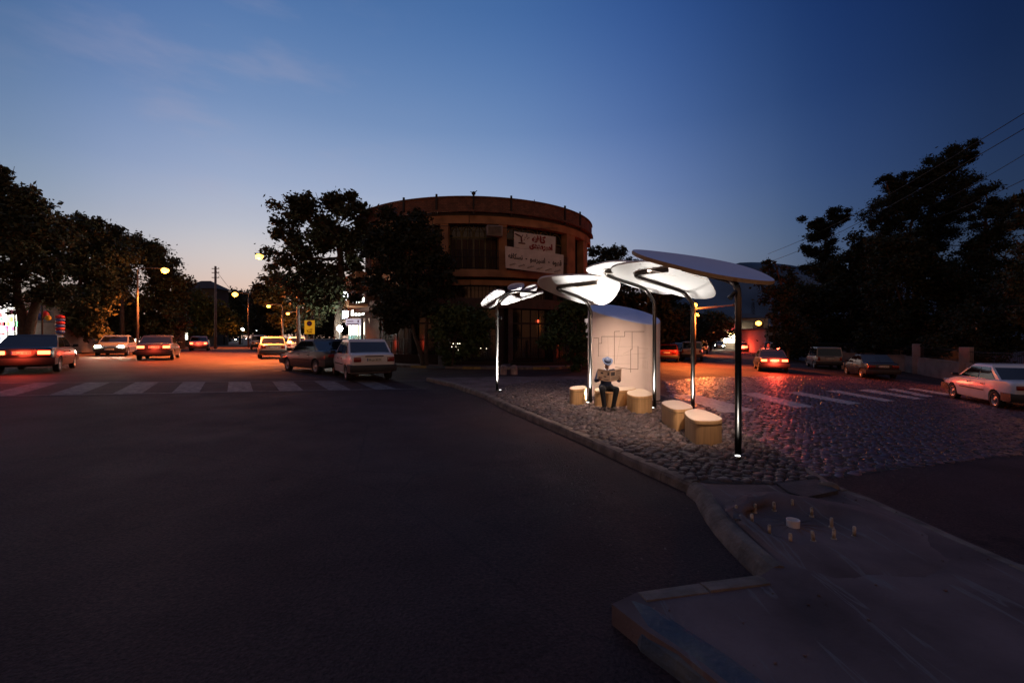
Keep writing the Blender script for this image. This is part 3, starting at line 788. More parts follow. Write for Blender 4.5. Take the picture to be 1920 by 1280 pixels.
# ------------------------------------------------------------------ map pillar
PILLAR = mat('pillar_plaster', (.66, .55, .50), rough=.75, var=.06, scale=2.5, bump=.05, bscale=80)
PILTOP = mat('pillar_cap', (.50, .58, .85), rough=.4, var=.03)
ENGR = mat('engraved_line', (.16, .12, .085), rough=.8, var=.2)
ENGR2 = mat('engraved_thin_line', (.36, .28, .23), rough=.8, var=.2)
def pillar():
    A = gp(1103, 738, KH); 
    front = [Vector((2.00, 12.05, 0)), Vector((2.02, 11.90, 0)), Vector((2.12, 11.76, 0)), Vector((2.45, 11.52, 0)), Vector((2.80, 11.32, 0)), Vector((3.12, 11.18, 0)), Vector((3.36, 11.13, 0)), Vector((3.55, 11.17, 0)), Vector((3.68, 11.30, 0)), Vector((3.735, 11.46, 0)), Vector((3.70, 11.66, 0))]
    back = [Vector((3.50, 11.93, 0)), Vector((3.2, 12.15, 0)), Vector((2.85, 12.29, 0)), Vector((2.5, 12.33, 0)), Vector((2.2, 12.26, 0)), Vector((2.06, 12.16, 0))]
    S = chaikin(front + back, 3)
    c = sum(S, Vector()) / len(S)
    root = empty('map_pillar', gz(c.x, c.y, KH), 'pink plaster pillar with an engraved route map and slanted pale blue top', 'pillar')
    def zt(p): return 2.375 - .06 * (p.x - 2.0) + .44 * (p.y - 12.0)
    n = len(S); mb = MB(); lev = 8; vs = []
    for k in range(lev + 1):
        for p in S:
            z0 = G(c.x, c.y) + KH + .03; t = k / lev
            vs.append((p.x, p.y, z0 + (zt(p) - z0) * t))
    mb.add(vs, [(k * n + j, k * n + (j + 1) % n, (k + 1) * n + (j + 1) % n, (k + 1) * n + j) for k in range(lev) for j in range(n)], True)
    mb.build('body', PILLAR, root, sharp=40)
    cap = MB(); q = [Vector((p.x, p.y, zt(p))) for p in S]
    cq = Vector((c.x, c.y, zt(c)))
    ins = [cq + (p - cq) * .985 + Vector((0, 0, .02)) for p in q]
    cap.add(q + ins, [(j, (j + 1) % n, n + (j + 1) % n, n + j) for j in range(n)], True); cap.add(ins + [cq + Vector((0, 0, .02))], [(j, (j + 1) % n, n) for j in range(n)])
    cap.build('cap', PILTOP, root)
    pl = MB(); pl.prism([(c.x + (p.x - c.x) * .94, c.y + (p.y - c.y) * .94) for p in S], G(c.x, c.y) + KH - .02, G(c.x, c.y) + KH + .032)
    pl.build('plinth', MORTAR, root)
    # route map: incised lines following the curved face
    fr = [p for p in S]
    def onface(zx, zy):
        px, py = 1090 + zx * .15625, 560 + zy * .15625
        u = (px - CX) / F; best = None
        for i in range(n):
            a, b = fr[i], fr[(i + 1) % n]
            den = (b.x - a.x) - u * (b.y - a.y)
            if abs(den) < 1e-9: continue
            t = (u * a.y - a.x) / den
            if 0 <= t <= 1:
                p = a.lerp(b, t)
                if best is None or p.y < best[0].y: best = (p, (b - a).normalized())
        p, t = best
        return Vector((p.x, p.y, H + (CY - py) / F * p.y)), t
    def line(mb, pts, w):
        for (x0, y0), (x1, y1) in zip(pts, pts[1:]):
            m = max(1, int(math.hypot(x1 - x0, y1 - y0) / 40)); prev = None
            for i in range(m + 1):
                q, t = onface(x0 + (x1 - x0) * i / m, y0 + (y1 - y0) * i / m)
                nn = Vector((t.y, -t.x, 0)); nn = nn if nn.y < 0 else -nn
                q = q + nn * .003
                if prev is not None:
                    d = (q - prev); L_ = d.length
                    if L_ > 1e-5:
                        d /= L_; s = d.cross(nn).normalized() * w / 2
                        mb.quad(prev - s - d * w * .4, q - s + d * w * .4, q + s + d * w * .4, prev + s - d * w * .4)
                prev = q
    mb = MB()
    for pts in (((150, 470), (207, 470), (207, 535), (245, 535), (245, 453), (520, 453), (520, 393), (755, 393)), ((610, 395), (610, 607), (592, 607), (592, 882)), ((207, 535), (207, 690)), ((680, 570), (680, 845), (590, 842), (410, 820)), ((398, 780), (398, 393), (460, 390))):
        line(mb, pts, .013)
    mb.build('map_route', ENGR, root)
    mb = MB()
    for pts in (((440, 575), (680, 572)), ((200, 685), (480, 682), (640, 662), (772, 655)), ((400, 778), (592, 778)), ((470, 460), (425, 740)), ((318, 460), (325, 690)), ((500, 660), (590, 620)), ((690, 590), (800, 600)), ((690, 710), (780, 712)), ((150, 855), (175, 858)), ((740, 740), (740, 830)), ((765, 740), (765, 838)), ((790, 745), (790, 845))):
        line(mb, pts, .005)
    for i in range(26):
        y = 410 + i * 14.5; line(mb, ((380, y), (397, y)), .0035)
        if i < 15: line(mb, ((592, y), (609, y)), .0035)
        if i < 14: line(mb, ((682, y + 170), (698, y + 170)), .0035); line(mb, ((190, y + 130), (206, y + 130)), .0035)
    for i in range(12): line(mb, ((612 + i * 12, 396), (612 + i * 12, 412)), .0035); line(mb, ((410 + i * 15, 835), (410 + i * 15, 856)), .0035)
    mb.build('map_detail', ENGR2, root)
pillar()

# ------------------------------------------------------------------ seats
SEAT = mat('seat_plywood', (.50, .305, .14), rough=.55, var=.10, scale=3, bump=.06, bscale=40)
def grain():
    n, l = nodes(SEAT); b = n['Principled BSDF']
    tc = n.new('ShaderNodeTexCoord'); mp = n.new('ShaderNodeMapping'); mp.inputs['Scale'].default_value = (34, 34, 1.5)
    l.new(tc.outputs['Object'], mp.inputs[0]); nz = n.new('ShaderNodeTexNoise'); nz.inputs['Scale'].default_value = 1.0; nz.inputs['Detail'].default_value = 5
    l.new(mp.outputs[0], nz.inputs[0]); mr = n.new('ShaderNodeMapRange'); mr.inputs[1].default_value = .3; mr.inputs[2].default_value = .7; mr.inputs[3].default_value = .78; mr.inputs[4].default_value = 1.1
    l.new(nz.outputs['Fac'], mr.inputs[0]); src = b.inputs['Base Color'].links[0].from_socket
    mx = n.new('ShaderNodeMix'); mx.data_type = 'RGBA'; mx.blend_type = 'MULTIPLY'; mx.inputs[0].default_value = 1
    l.new(src, mx.inputs[6]); l.new(mr.outputs[0], mx.inputs[7]); l.new(mx.outputs[2], b.inputs['Base Color'])
grain()
SEATTOP = mat('seat_top', (.60, .50, .40), rough=.5, var=.05, scale=5)
SH = .37
def seat(outline, label):
    P = chaikin([gp(x, y, KH + SH) for x, y in outline], 3)
    n = len(P); c = sum(P, Vector()) / n; z = G(c.x, c.y) + KH
    area = sum((P[i].x - c.x) * (P[(i + 1) % n].y - c.y) - (P[(i + 1) % n].x - c.x) * (P[i].y - c.y) for i in range(n))
    if area < 0: P.reverse()
    root = empty('seat_block', Vector((c.x, c.y, z)), label, 'seat', 'wooden seat blocks of the bus stop')
    def sc(k): return [(c.x + (p.x - c.x) * k, c.y + (p.y - c.y) * k) for p in P]
    mb = MB(); mb.prism(sc(.985), z - .02, z + SH - .062, True); mb.build('base', SEAT, root, sharp=35)
    mb = MB(); mb.prism(sc(.96), z + SH - .066, z + SH - .05, True); mb.build('shadow_gap', ENGR, root, sharp=35)
    lid = MB()
    lv = [(1.0, -.052), (1.0, -.012), (.992, -.003), (.98, 0)]
    vs = []
    for k, dz in lv: vs += [(x, y, z + SH + dz) for x, y in sc(k)]
    lid.cur = 0; lid.add(vs, [(r * n + j, r * n + (j + 1) % n, (r + 1) * n + (j + 1) % n, (r + 1) * n + j) for r in range(3) for j in range(n)], True)
    lid.cur = 1; b = lid.add(vs[3 * n:], [tuple(range(n))]); lid.cur = 0; lid.add(vs[:n], [tuple(range(n - 1, -1, -1))])
    lid.build('lid', [SEAT, SEATTOP], root, sharp=35)
    return root
seat([(1066, 726), (1076, 723), (1090, 722.5), (1101, 724), (1100, 729), (1071, 730)], 'small wooden seat block left of the reader beside the canopy pole')
seat([(1113, 729), (1119, 725.5), (1150, 724.5), (1198, 728), (1182, 732.5), (1120, 733.5)], 'wide wooden seat block the reader sits on before the map pillar')
seat([(1174, 736), (1178, 731), (1196, 728.6), (1212, 731), (1228, 741), (1206, 743.5), (1183, 741)], 'wooden seat block beside the reader with its point at the middle pole')
seat([(1237, 754), (1247, 750.5), (1274, 750), (1306, 764.5), (1282, 767.5), (1260, 766.5)], 'wooden seat block behind the nearest one with its long side to the road')
seat([(1281, 772), (1291, 767), (1313, 766), (1360, 785), (1345, 789.5), (1311, 788.5), (1294, 784.5)], 'nearest wooden seat block with a rounded front by the kerb')
# ------------------------------------------------------------------ seated reader
SKIN = mat('skin', (.17, .085, .055), rough=.55, var=.1, scale=30)
NAVY = mat('navy_suit', (.008, .018, .055), rough=.8, var=.15, scale=60, bump=.1, bscale=200)
NAVYD = mat('dark_trousers', (.0045, .0055, .010), rough=.85, var=.15, scale=60)
SHIRT = mat('white_shirt', (.62, .66, .76), rough=.8, var=.05)
TIE = mat('dark_tie', (.012, .014, .03), rough=.6, var=.1)
HATW = mat('pale_hat_felt', (.15, .20, .33), rough=.85, var=.06, scale=40)
HATB = mat('navy_hat_band', (.018, .028, .07), rough=.7, var=.1)
SHOE = mat('black_leather', (.012, .011, .011), rough=.3, var=.1)
PAPER = mat('newsprint', (.36, .25, .18), rough=.9, var=.12, scale=8)
PRINT = mat('newsprint_ink', (.05, .04, .045), rough=.9, var=.2)
def person():
    base = gp(1139, 769, KH); S = .80
    root_loc = Vector((base.x, base.y + .02, G(base.x, base.y) + KH + .03))
    def T(p): return Vector((p[0] * S, p[1] * S, p[2] * S)) + root_loc
    # joints in the figure's own metres, facing -y
    SHO = {-1: (-.185, .12, .985), 1: (.185, .12, .985)}
    ELB = {-1: (-.30, -.02, .76), 1: (.30, -.02, .76)}
    WRI = {-1: (-.265, -.255, .80), 1: (.265, -.255, .80)}
    HIP = {-1: (-.09, .15, .53), 1: (.09, .15, .53)}
    KNE = {-1: (-.185, -.27, .545), 1: (.185, -.27, .545)}
    ANK = {-1: (-.115, -.17, .085), 1: (.12, -.17, .085)}
    def limb(mb, a, b, r0, r1, mid=None, n=14):
        a = Vector(a); b = Vector(b); m = a.lerp(b, .4); rm = mid or (r0 * .55 + r1 * .45)
        mb.tube([a, m, b], [r0, rm, r1], n); mb.ball(a, r0, n, 8); mb.ball(b, r1, n, 8)
    def place(mb): 
        mb.v = [tuple(T(v)) for v in mb.v]; return mb
    # ---- body: head, neck, torso, arms and hands, legs in one skin
    b = MB()
    hc = Vector((0, .0, 1.205)); tilt = Matrix.Rotation(rad(30), 3, 'X')
    def hp(x, y, z): return hc + tilt @ Vector((x, y, z))
    b.ball(hp(0, .01, .03), (.074, .092, .09), 20, 14, tilt)
    b.ball(hp(0, -.022, -.035), (.055, .064, .072), 16, 12, tilt)
    b.ball(hp(0, -.058, -.088), (.026, .022, .02), 12, 8, tilt)
    b.tube([hp(0, -.082, .012), hp(0, -.098, -.018), hp(0, -.104, -.036)], [.009, .012, .015], 10)
    b.ball(hp(0, -.1, -.034), .0135, 10, 8)
    for s in (-1, 1):
        b.ball(hp(s * .012, -.09, -.038), .009, 8, 6)
        b.ball(hp(s * .03, -.078, .012), (.017, .012, .012), 10, 8, tilt)
        b.ball(hp(s * .034, -.079, .030), (.024, .012, .008), 10, 8, tilt)
        b.ball(hp(s * .045, -.05, -.022), (.02, .022, .02), 10, 8, tilt)
        b.ball(hp(s * .076, .012, -.005), (.009, .02, .032), 10, 8, tilt)
    b.ball(hp(0, -.085, -.062), (.024, .01, .006), 10, 8, tilt); b.ball(hp(0, -.083, -.073), (.02, .01, .007), 10, 8, tilt)
    b.tube([(0, .095, 1.03), (0, .075, 1.09), hp(0, .03, -.06)], [.06, .054, .052], 16)
    q = MB(); q.tube([(0, .17, .55), (0, .17, .70), (0, .14, .88), (0, .11, 1.0)], [.125, .115, .135, .11], 18)
    b.add([(x, .15 + (y - .15) * .72, z) for x, y, z in q.v], q.f, True)
    b.ball((0, .17, .55), (.15, .12, .10), 16, 10)
    for s in (-1, 1):
        limb(b, SHO[s], ELB[s], .052, .038); limb(b, ELB[s], WRI[s], .040, .026, .038)
        limb(b, HIP[s], KNE[s], .078, .052); limb(b, KNE[s], ANK[s], .052, .033, .05)
        # hand closed on the edge of the paper
        w = Vector(WRI[s]); pc = w + Vector((s * .002, -.052, .018))
        b.ball(w.lerp(pc, .6), (.018, .045, .038), 14, 10, Matrix.Rotation(rad(12), 3, 'X'))
        for k, (dz, ln) in enumerate(((.034, .078), (.012, .084), (-.010, .079), (-.030, .064))):
            r0 = pc + Vector((s * .008, -.012, dz * .85)); k1 = r0 + Vector((-s * .006, -.030, dz * .15)); k2 = k1 + Vector((-s * .026, -.012, 0)); k3 = k2 + Vector((-s * .022 * ln / .08, .006, -.002))
            b.tube([r0, k1, k2, k3], [.0095, .0092, .0085, .0072], 8); b.ball(k3, .0072, 8, 6); b.ball(k1, .0094, 8, 6)
        t0 = pc + Vector((-s * .010, .012, .040)); t1 = t0 + Vector((-s * .020, -.026, .018)); t2 = t1 + Vector((-s * .022, -.018, -.004))
        b.tube([t0, t1, t2], [.012, .0105, .009], 8); b.ball(t2, .009, 8, 6)
    body = remeshed(place(b), .0052, 3)
    o = body.build('person', SKIN, loc=root_loc)
    tag(o, 'person in a navy suit and pale hat sitting on a wooden block reading a newspaper', 'person')
    # ---- clothing
    j = MB()
    q = MB(); q.tube([(0, .175, .50), (0, .175, .62), (0, .165, .76), (0, .14, .89), (0, .12, .985), (0, .105, 1.035)], [.165, .148, .150, .165, .150, .075], 20)
    j.add([(x, .15 + (y - .15) * .75, z) for x, y, z in q.v], q.f, True)
    for s in (-1, 1):
        j.ball((s * .10, .15, .56), (.10, .13, .10), 14, 10); j.ball((s * .09, .125, .93), (.115, .10, .105), 14, 10)
        limb(j, SHO[s], ELB[s], .074, .056); limb(j, ELB[s], Vector(ELB[s]).lerp(Vector(WRI[s]), .9), .057, .042, .054)
        j.ball((s * .15, .125, .975), (.085, .08, .07), 14, 10)
        j.tube([(s * .03, .09, 1.055), (s * .068, .04, .99), (s * .055, .022, .90), (s * .02, .03, .80)], [.016, .02, .02, .014], 8)
    j = remeshed(place(j), .008, 4)
    j.build('jacket', NAVY, o)
    t = MB()
    t.ball((0, .17, .54), (.165, .14, .10), 16, 10)
    for s in (-1, 1):
        limb(t, HIP[s], KNE[s], .098, .076); limb(t, KNE[s], Vector(ANK[s]) + Vector((0, 0, -.01)), .075, .056, .066)
    t = remeshed(place(t), .008, 4); t.build('trousers', NAVYD, o)
    sh = MB()
    V = [Vector(p) for p in ((-.045, .055, 1.05), (.045, .055, 1.05), (.052, .022, .95), (.026, .030, .82), (-.026, .030, .82), (-.052, .022, .95))]
    off = Vector((0, -.022, 0))
    sh.add(V + [v + off for v in V], [(11, 10, 9, 8, 7, 6)] + [(i, (i + 1) % 6, 6 + (i + 1) % 6, 6 + i) for i in range(6)])
    for s in (-1, 1): sh.tube([(s * .012, .020, 1.03), (s * .05, .05, 1.055), (s * .045, .10, 1.075)], [.012, .016, .014], 8)
    place(sh).build('shirt', SHIRT, o)
    ti = MB()
    ti.ball((0, .022, 1.035), (.018, .012, .02), 10, 8)
    Q = [Vector(p) for p in ((-.013, .022, 1.02), (.013, .022, 1.02), (.027, .0, .92), (.018, .006, .80), (-.018, .006, .80), (-.027, .0, .92))]
    ti.add(Q + [q + Vector((0, -.010, 0)) for q in Q], [(11, 10, 9, 8, 7, 6)] + [(i, (i + 1) % 6, 6 + (i + 1) % 6, 6 + i) for i in range(6)])
    place(ti).build('tie', TIE, o)
    # hat: crown, band, curled brim
    ht = Matrix.Translation(hp(0, .012, .062)) @ Matrix.Rotation(rad(32), 4, 'X') 
    def hatmesh(prof, n=36, f=lambda a, r, h: (r, h)):
        q = MB(); vs = []
        for r, h in prof:
            for i in range(n):
                a = 2 * pi * i / n; rr, hh = f(a, r, h)
                vs.append(T(ht @ Vector((math.cos(a) * rr * .92, math.sin(a) * rr * 1.08, hh))))
        q.add(vs, [(i * n + k, i * n + (k + 1) % n, (i + 1) * n + (k + 1) % n, (i + 1) * n + k) for i in range(len(prof) - 1) for k in range(n)], True)
        return q
    def brim(a, r, h):
        k = max(0, (r - .09) / .06); return r, h + k * .022 * (math.cos(a) ** 2) * 1.6 - k * .018 * max(0, -math.sin(a))
    q = hatmesh([(.092, .0), (.12, -.002), (.152, .004), (.153, .008), (.12, .004), (.094, .006)], f=brim)
    def crown(a, r, h):
        p = max(0, h - .05) / .055
        return r * (1 - .22 * p * abs(math.cos(a)) * (1 if math.sin(a) < .2 else .5)), h - .022 * p * (1 - abs(math.cos(a))) * (r < .06)
    c = hatmesh([(.094, .004), (.094, .03), (.091, .06), (.082, .088), (.066, .103), (.04, .106), (.004, .092)], f=crown)
    q.add(c.v, c.f, True); hat = q.build('hat', HATW, o)
    bd = hatmesh([(.0965, .004), (.0975, .018), (.0965, .048), (.094, .056)]); bd.build('hat_band', HATB, hat)
    hr = MB(); hr.ball(T(hp(0, .045, .02)), Vector((.079, .075, .07)) * S, 16, 10, tilt); hr.build('hair', SHOE, o)
    for s in (-1, 1):
        f = MB(); a = Vector(ANK[s])
        f.tube([a + Vector((0, .055, -.045)), a + Vector((0, .02, -.035)), a + Vector((s * .01, -.08, -.05)), a + Vector((s * .022, -.16, -.062)), a + Vector((s * .026, -.195, -.066))], [.030, .042, .040, .036, .016], 14)
        f.v = [(x, y, max(z, .004)) for x, y, z in f.v]
        place(f).build('shoe', SHOE, o)
    # ---- newspaper: its own thing, held open
    n0 = T((0, -.31, .90))
    pr = empty('newspaper', n0, 'open newspaper held in both hands by the seated reader', 'newspaper')
    hw, h = .31, .29
    def sheet(s, dy, mb, nx=8, nz=4, u0=0, u1=1, v0=0, v1=1):
        vs = []
        for k in range(nz + 1):
            for i in range(nx + 1):
                u = u0 + (u1 - u0) * i / nx; v = v0 + (v1 - v0) * k / nz
                y = -.365 + .105 * u + .03 * math.sin(u * 3.0) * .5 - .06 * (v - .5) + dy
                z = .755 + v * h + .035 * u - .006 * math.sin(u * 5)
                vs.append(T((s * hw * u, -y * -1 + 0.0, z)))
        mb.add(vs, [(k * (nx + 1) + i, k * (nx + 1) + i + 1, (k + 1) * (nx + 1) + i + 1, (k + 1) * (nx + 1) + i) for k in range(nz) for i in range(nx)], True)
    for s in (-1, 1):
        m = MB(); sheet(s, 0, m); sheet(s, .004, m)
        pg = m.build('page', PAPER, pr)
        m = MB()
        if s < 0:
            bl = [(.10, .95, .86, .90), (.55, .75, .60, .76), (.08, .22, .55, .80), (.12, .5, .10, .16), (.6, .9, .2, .3), (.3, .5, .35, .45)]
        else:
            bl = [(.06, .42, .50, .84), (.5, .92, .82, .87), (.5, .92, .70, .73), (.5, .92, .60, .63), (.5, .92, .50, .53), (.1, .9, .36, .39), (.1, .9, .26, .29), (.1, .9, .16, .19)]
        for u0, u1, v0, v1 in bl: sheet(s, -.003, m, 4, 2, u0, u1, v0, v1)
        m.build('print', PRINT, pg)
person()
# ------------------------------------------------------------------ vehicles
def paint(name, c, rough=.32): return mat(name, c, rough=rough, var=.05, scale=2, coat=.5, spec=.5)
WHITE = paint('white_car_paint', (.76, .72, .69)); DGREY = paint('dark_grey_car_paint', (.035, .033, .036)); BLACK = paint('black_car_paint', (.010, .010, .013))
SILV = paint('silver_blue_car_paint', (.22, .27, .33)); BEIGE = paint('beige_car_paint', (.28, .23, .19)); RED = paint('red_car_paint', (.28, .035, .03)); TAXI = paint('cream_car_paint', (.45, .40, .30))
GLASS = mat('car_glass', (.008, .010, .014), rough=.05, var=.05, spec=.8)
TRIM = mat('black_plastic_trim', (.022, .021, .021), rough=.6, var=.15, scale=20)
RUBBER = mat('tyre_rubber', (.014, .013, .013), rough=.85, var=.2, scale=20)
RIMM = mat('wheel_rim', (.34, .33, .32), rough=.35, metal=.7, var=.1)
TAIL = mat('tail_lens', (.22, .012, .012), rough=.15, var=.05); TAILON = mat('tail_lens_lit', (.4, .02, .01), rough=.2, emit=(1, .06, .02), estr=22)
HEAD = mat('head_lens', (.45, .45, .45), rough=.12, var=.05); HEADON = mat('head_lens_lit', (.9, .9, .8), rough=.2, emit=(1, .86, .62), estr=110)
PLATE = mat('plate_white', (.62, .58, .48), rough=.5, var=.05); INK = mat('plate_ink', (.01, .01, .012), rough=.6); PBLUE = mat('plate_blue_band', (.02, .05, .25), rough=.5)

SPEC = {
 # length, width, height, wheel x front/rear, wheel radius, deck profile, cabin (rear base, rear roof, front roof, front base)
 'notch': dict(L=3.95, W=1.62, H=1.46, wf=1.25, wr=-1.12, r=.275, deck=[(-1.975, .60, .90), (-1.93, .42, .93), (-1.80, .30, .965), (-1.35, .22, .985), (-.6, .20, .93), (.5, .20, .91), (.95, .20, .90), (1.55, .22, .82), (1.84, .28, .74), (1.95, .40, .66), (1.975, .45, .60)], cab=(-1.50, -.95, .15, .98), rake=.16, tail=(.70, .24, .16), tumb=.80),
 'sedan': dict(L=4.40, W=1.70, H=1.41, wf=1.32, wr=-1.30, r=.295, deck=[(-2.2, .58, .86), (-2.14, .40, .92), (-1.95, .28, .95), (-1.25, .21, .955), (-.6, .19, .92), (.6, .19, .90), (1.0, .19, .89), (1.6, .21, .80), (2.0, .28, .71), (2.16, .40, .62), (2.2, .45, .56)], cab=(-1.52, -.80, .25, 1.05), rake=.16, tail=(.70, .32, .13), tumb=.77),
 'wagon': dict(L=4.30, W=1.72, H=1.62, wf=1.28, wr=-1.25, r=.32, deck=[(-2.15, .58, .90), (-2.12, .40, .95), (-1.95, .30, .97), (-1.2, .24, .97), (-.5, .22, .95), (.6, .22, .94), (1.0, .22, .93), (1.6, .24, .86), (2.0, .30, .78), (2.12, .42, .68), (2.15, .45, .62)], cab=(-2.10, -1.95, .45, 1.05), rake=.14, tail=(.72, .14, .26), tumb=.84),
 'pickup': dict(L=4.60, W=1.72, H=1.66, wf=1.45, wr=-1.35, r=.33, deck=[(-2.3, .62, 1.02), (-2.28, .48, 1.06), (-2.1, .40, 1.07), (-1.2, .36, 1.07), (-.35, .34, 1.06), (.3, .30, 1.0), (1.0, .26, .98), (1.6, .26, .92), (2.1, .30, .84), (2.27, .42, .72), (2.3, .46, .66)], cab=(-.45, -.36, .40, 1.0), rake=.12, tail=(.80, .14, .22), tumb=.84),
}
def make_car(kind, body_m, glow_tail=False, glow_head=False):
    s = SPEC[kind]; L, Wd, Hh, r = s['L'], s['W'], s['H'], s['r']; w = Wd / 2
    root = bpy.data.objects.new('parked_car', None); COL.objects.link(root); WL[root.name] = Vector((0, 0, 0))
    root.empty_display_size = .3
    # body shell: stations from tail to nose, wheel arches cut out
    mb = MB(); st = s['deck']; fine = []
    for (x0, l0, h0), (x1, l1, h1) in zip(st, st[1:]):
        m = 3 if x1 - x0 > .3 else 1
        for i in range(m):
            t = i / m; fine.append((x0 + (x1 - x0) * t, l0 + (l1 - l0) * t, h0 + (h1 - h0) * t))
    fine.append(st[-1])
    def sect(x, zl, zd):
        e = abs(x) / (L / 2); k = 1 - .09 * max(0, e - .62) / .38 - .10 * max(0, e - .96) / .04
        hw = w * k; hgt = zd - zl
        return [(hw * .80, zl), (hw * .955, zl + min(.05, hgt * .15)), (hw * .985, zl + hgt * .28), (hw, zl + hgt * .52), (hw * .985, zl + hgt * .78), (hw * .955, zd - .035), (hw * .91, zd - .008), (hw * .80, zd + .004), (hw * .4, zd + .018)]
    rows = []
    for x, zl, zd in fine:
        h = sect(x, zl, zd)
        rows.append([(x, y, z) for y, z in h] + [(x, -y, z) for y, z in reversed(h)])
    c = len(rows[0]); vs = [v for q in rows for v in q]
    fs = [(i * c + j, i * c + (j + 1) % c, (i + 1) * c + (j + 1) % c, (i + 1) * c + j) for i in range(len(rows) - 1) for j in range(c)]
    fs += [tuple(range(c - 1, -1, -1)), tuple((len(rows) - 1) * c + j for j in range(c))]
    mb.add(vs, fs, True)
    cs = []
    for wx in (s['wf'], s['wr']):
        for sy in (-1, 1):
            q = MB(); q.tube([(wx, sy * (w - .26), r - .005), (wx, sy * (w + .2), r - .005)], r + .055, 24); cs.append(q)
    mb = cut(mb, cs)
    # cabin: pillars and roof as a shell, panes set proud of it
    xr0, xr1, xf1, xf0 = s['cab']; zb = .90 if kind != 'pickup' else 1.0
    wb = w * .915; wt = w * s['tumb']
    def pr(u, v, side):   # point on the side face; u 0 rear .. 1 front, v 0 belt .. 1 roof
        x = (xr0 + (xf0 - xr0) * u) * (1 - v) + (xr1 + (xf1 - xr1) * u) * v
        bow = .03 * math.sin(pi * v)
        y = (wb * (1 - v) + wt * v + bow * .6); z = zb + (Hh - .055 - zb) * v
        return Vector((x, side * y, z))
    cabm = MB(); NU, NV = 8, 5; ring = []
    for k in range(NV + 1):
        v = k / NV; row = []
        for i in range(NU + 1): row.append(pr(i / NU, v, 1))
        for i in range(1, 4): 
            a = pr(1, v, 1); b_ = pr(1, v, -1); p = a.lerp(b_, i / 4); row.append(p + Vector((.05 * math.sin(pi * i / 4), 0, 0)))
        for i in range(NU, -1, -1): row.append(pr(i / NU, v, -1))
        for i in range(1, 4):
            a = pr(0, v, -1); b_ = pr(0, v, 1); p = a.lerp(b_, i / 4); row.append(p - Vector((.04 * math.sin(pi * i / 4), 0, 0)))
        ring.append(row)
    cc = len(ring[0]); top = ring[-1]; ctr = sum(top, Vector()) / cc
    for sc_, dz in ((.975, .022), (.93, .040), (.75, .052), (.4, .056)):
        ring.append([Vector((ctr.x + (p.x - ctr.x) * sc_, p.y * sc_, Hh - .055 + dz)) for p in top])
    vs = [p for q in ring for p in q]
    fs = [(i * cc + j, i * cc + (j + 1) % cc, (i + 1) * cc + (j + 1) % cc, (i + 1) * cc + j) for i in range(len(ring) - 1) for j in range(cc)]
    fs.append(tuple((len(ring) - 1) * cc + j for j in range(cc)))
    cabm.add(vs, fs, True)
    mb.add(cabm.v, cabm.f, True)
    if kind == 'pickup':   # open load bed
        b2 = MB(); b2.box((-1.36, 0, 1.02), (1.62, Wd - .22, .5)); 
        keep = MB(); keep.add(mb.v, mb.f)
        mb.cur = 0
    body = mb.build('body', body_m, root, local=True, sharp=38)
    if kind == 'pickup':
        q = MB(); q.box((-1.36, 0, 1.088), (1.70, Wd - .30, .012)); q.build('load_bed', TRIM, root, local=True)
    def pane(name, pts, out, n=4):
        # pts: four corners rear-bottom, front-bottom, front-top, rear-top on the shell; gently bowed
        a, b_, c_, d = pts; vs = []
        for k in range(n + 1):
            for i in range(n + 1):
                u, v = i / n, k / n
                vs.append((a * (1 - u) + b_ * u) * (1 - v) + (d * (1 - u) + c_ * u) * v + out(u, v))
        q = MB(); m = n + 1
        q.add(vs, [(k * m + i, k * m + i + 1, (k + 1) * m + i + 1, (k + 1) * m + i) for k in range(n) for i in range(n)], True)
        # small glass thickness so that the edge reads
        q.build(name, GLASS, root, local=True)
    def endpane(name, u, sgn):
        a, b_, c_, d = pr(u, .10, 1), pr(u, .10, -1), pr(u, .90, -1), pr(u, .90, 1)
        def shrink(p): return Vector((p.x, p.y * .93, p.z))
        pane(name, [shrink(a), shrink(b_), shrink(c_), shrink(d)], lambda uu, vv: Vector((sgn * ((.05 if sgn > 0 else .04) * math.sin(pi * uu) + .008), 0, 0)))
    endpane('windscreen', 1, 1); endpane('rear_window', 0, -1)
    mids = {'notch': [(.10, .47), (.50, .93)], 'sedan': [(.09, .46), (.49, .94)], 'wagon': [(.03, .30), (.325, .62), (.65, .95)], 'pickup': [(.12, .93)]}[kind]
    for side in (-1, 1):
        for u0, u1 in mids:
            pts = [pr(u0, .07, side), pr(u1, .07, side), pr(u1, .90, side), pr(u0, .90, side)]
            pane('side_window', pts, lambda uu, vv, side=side: Vector((0, side * (.008 + .018 * math.sin(pi * (.07 + .83 * vv))), 0)))
    def side_y(x, z):
        zl = zd = None
        for (x0, l0, h0), (x1, l1, h1) in zip(fine, fine[1:]):
            if x0 <= x <= x1:
                t = (x - x0) / (x1 - x0); zl = l0 + (l1 - l0) * t; zd = h0 + (h1 - h0) * t; break
        h = sect(x, zl, zd)
        for (y0, z0), (y1, z1) in zip(h, h[1:]):
            if z0 <= z <= z1: return y0 + (y1 - y0) * (z - z0) / max(1e-6, z1 - z0)
        return h[6][0]
    doors = {'notch': [(-.62, .02), (.05, .92)], 'sedan': [(-.78, .06), (.09, .98)], 'wagon': [(-.82, .06), (.09, .95)], 'pickup': [(-.36, .92)]}[kind]
    zlo = .27 if kind in ('notch', 'sedan') else .34
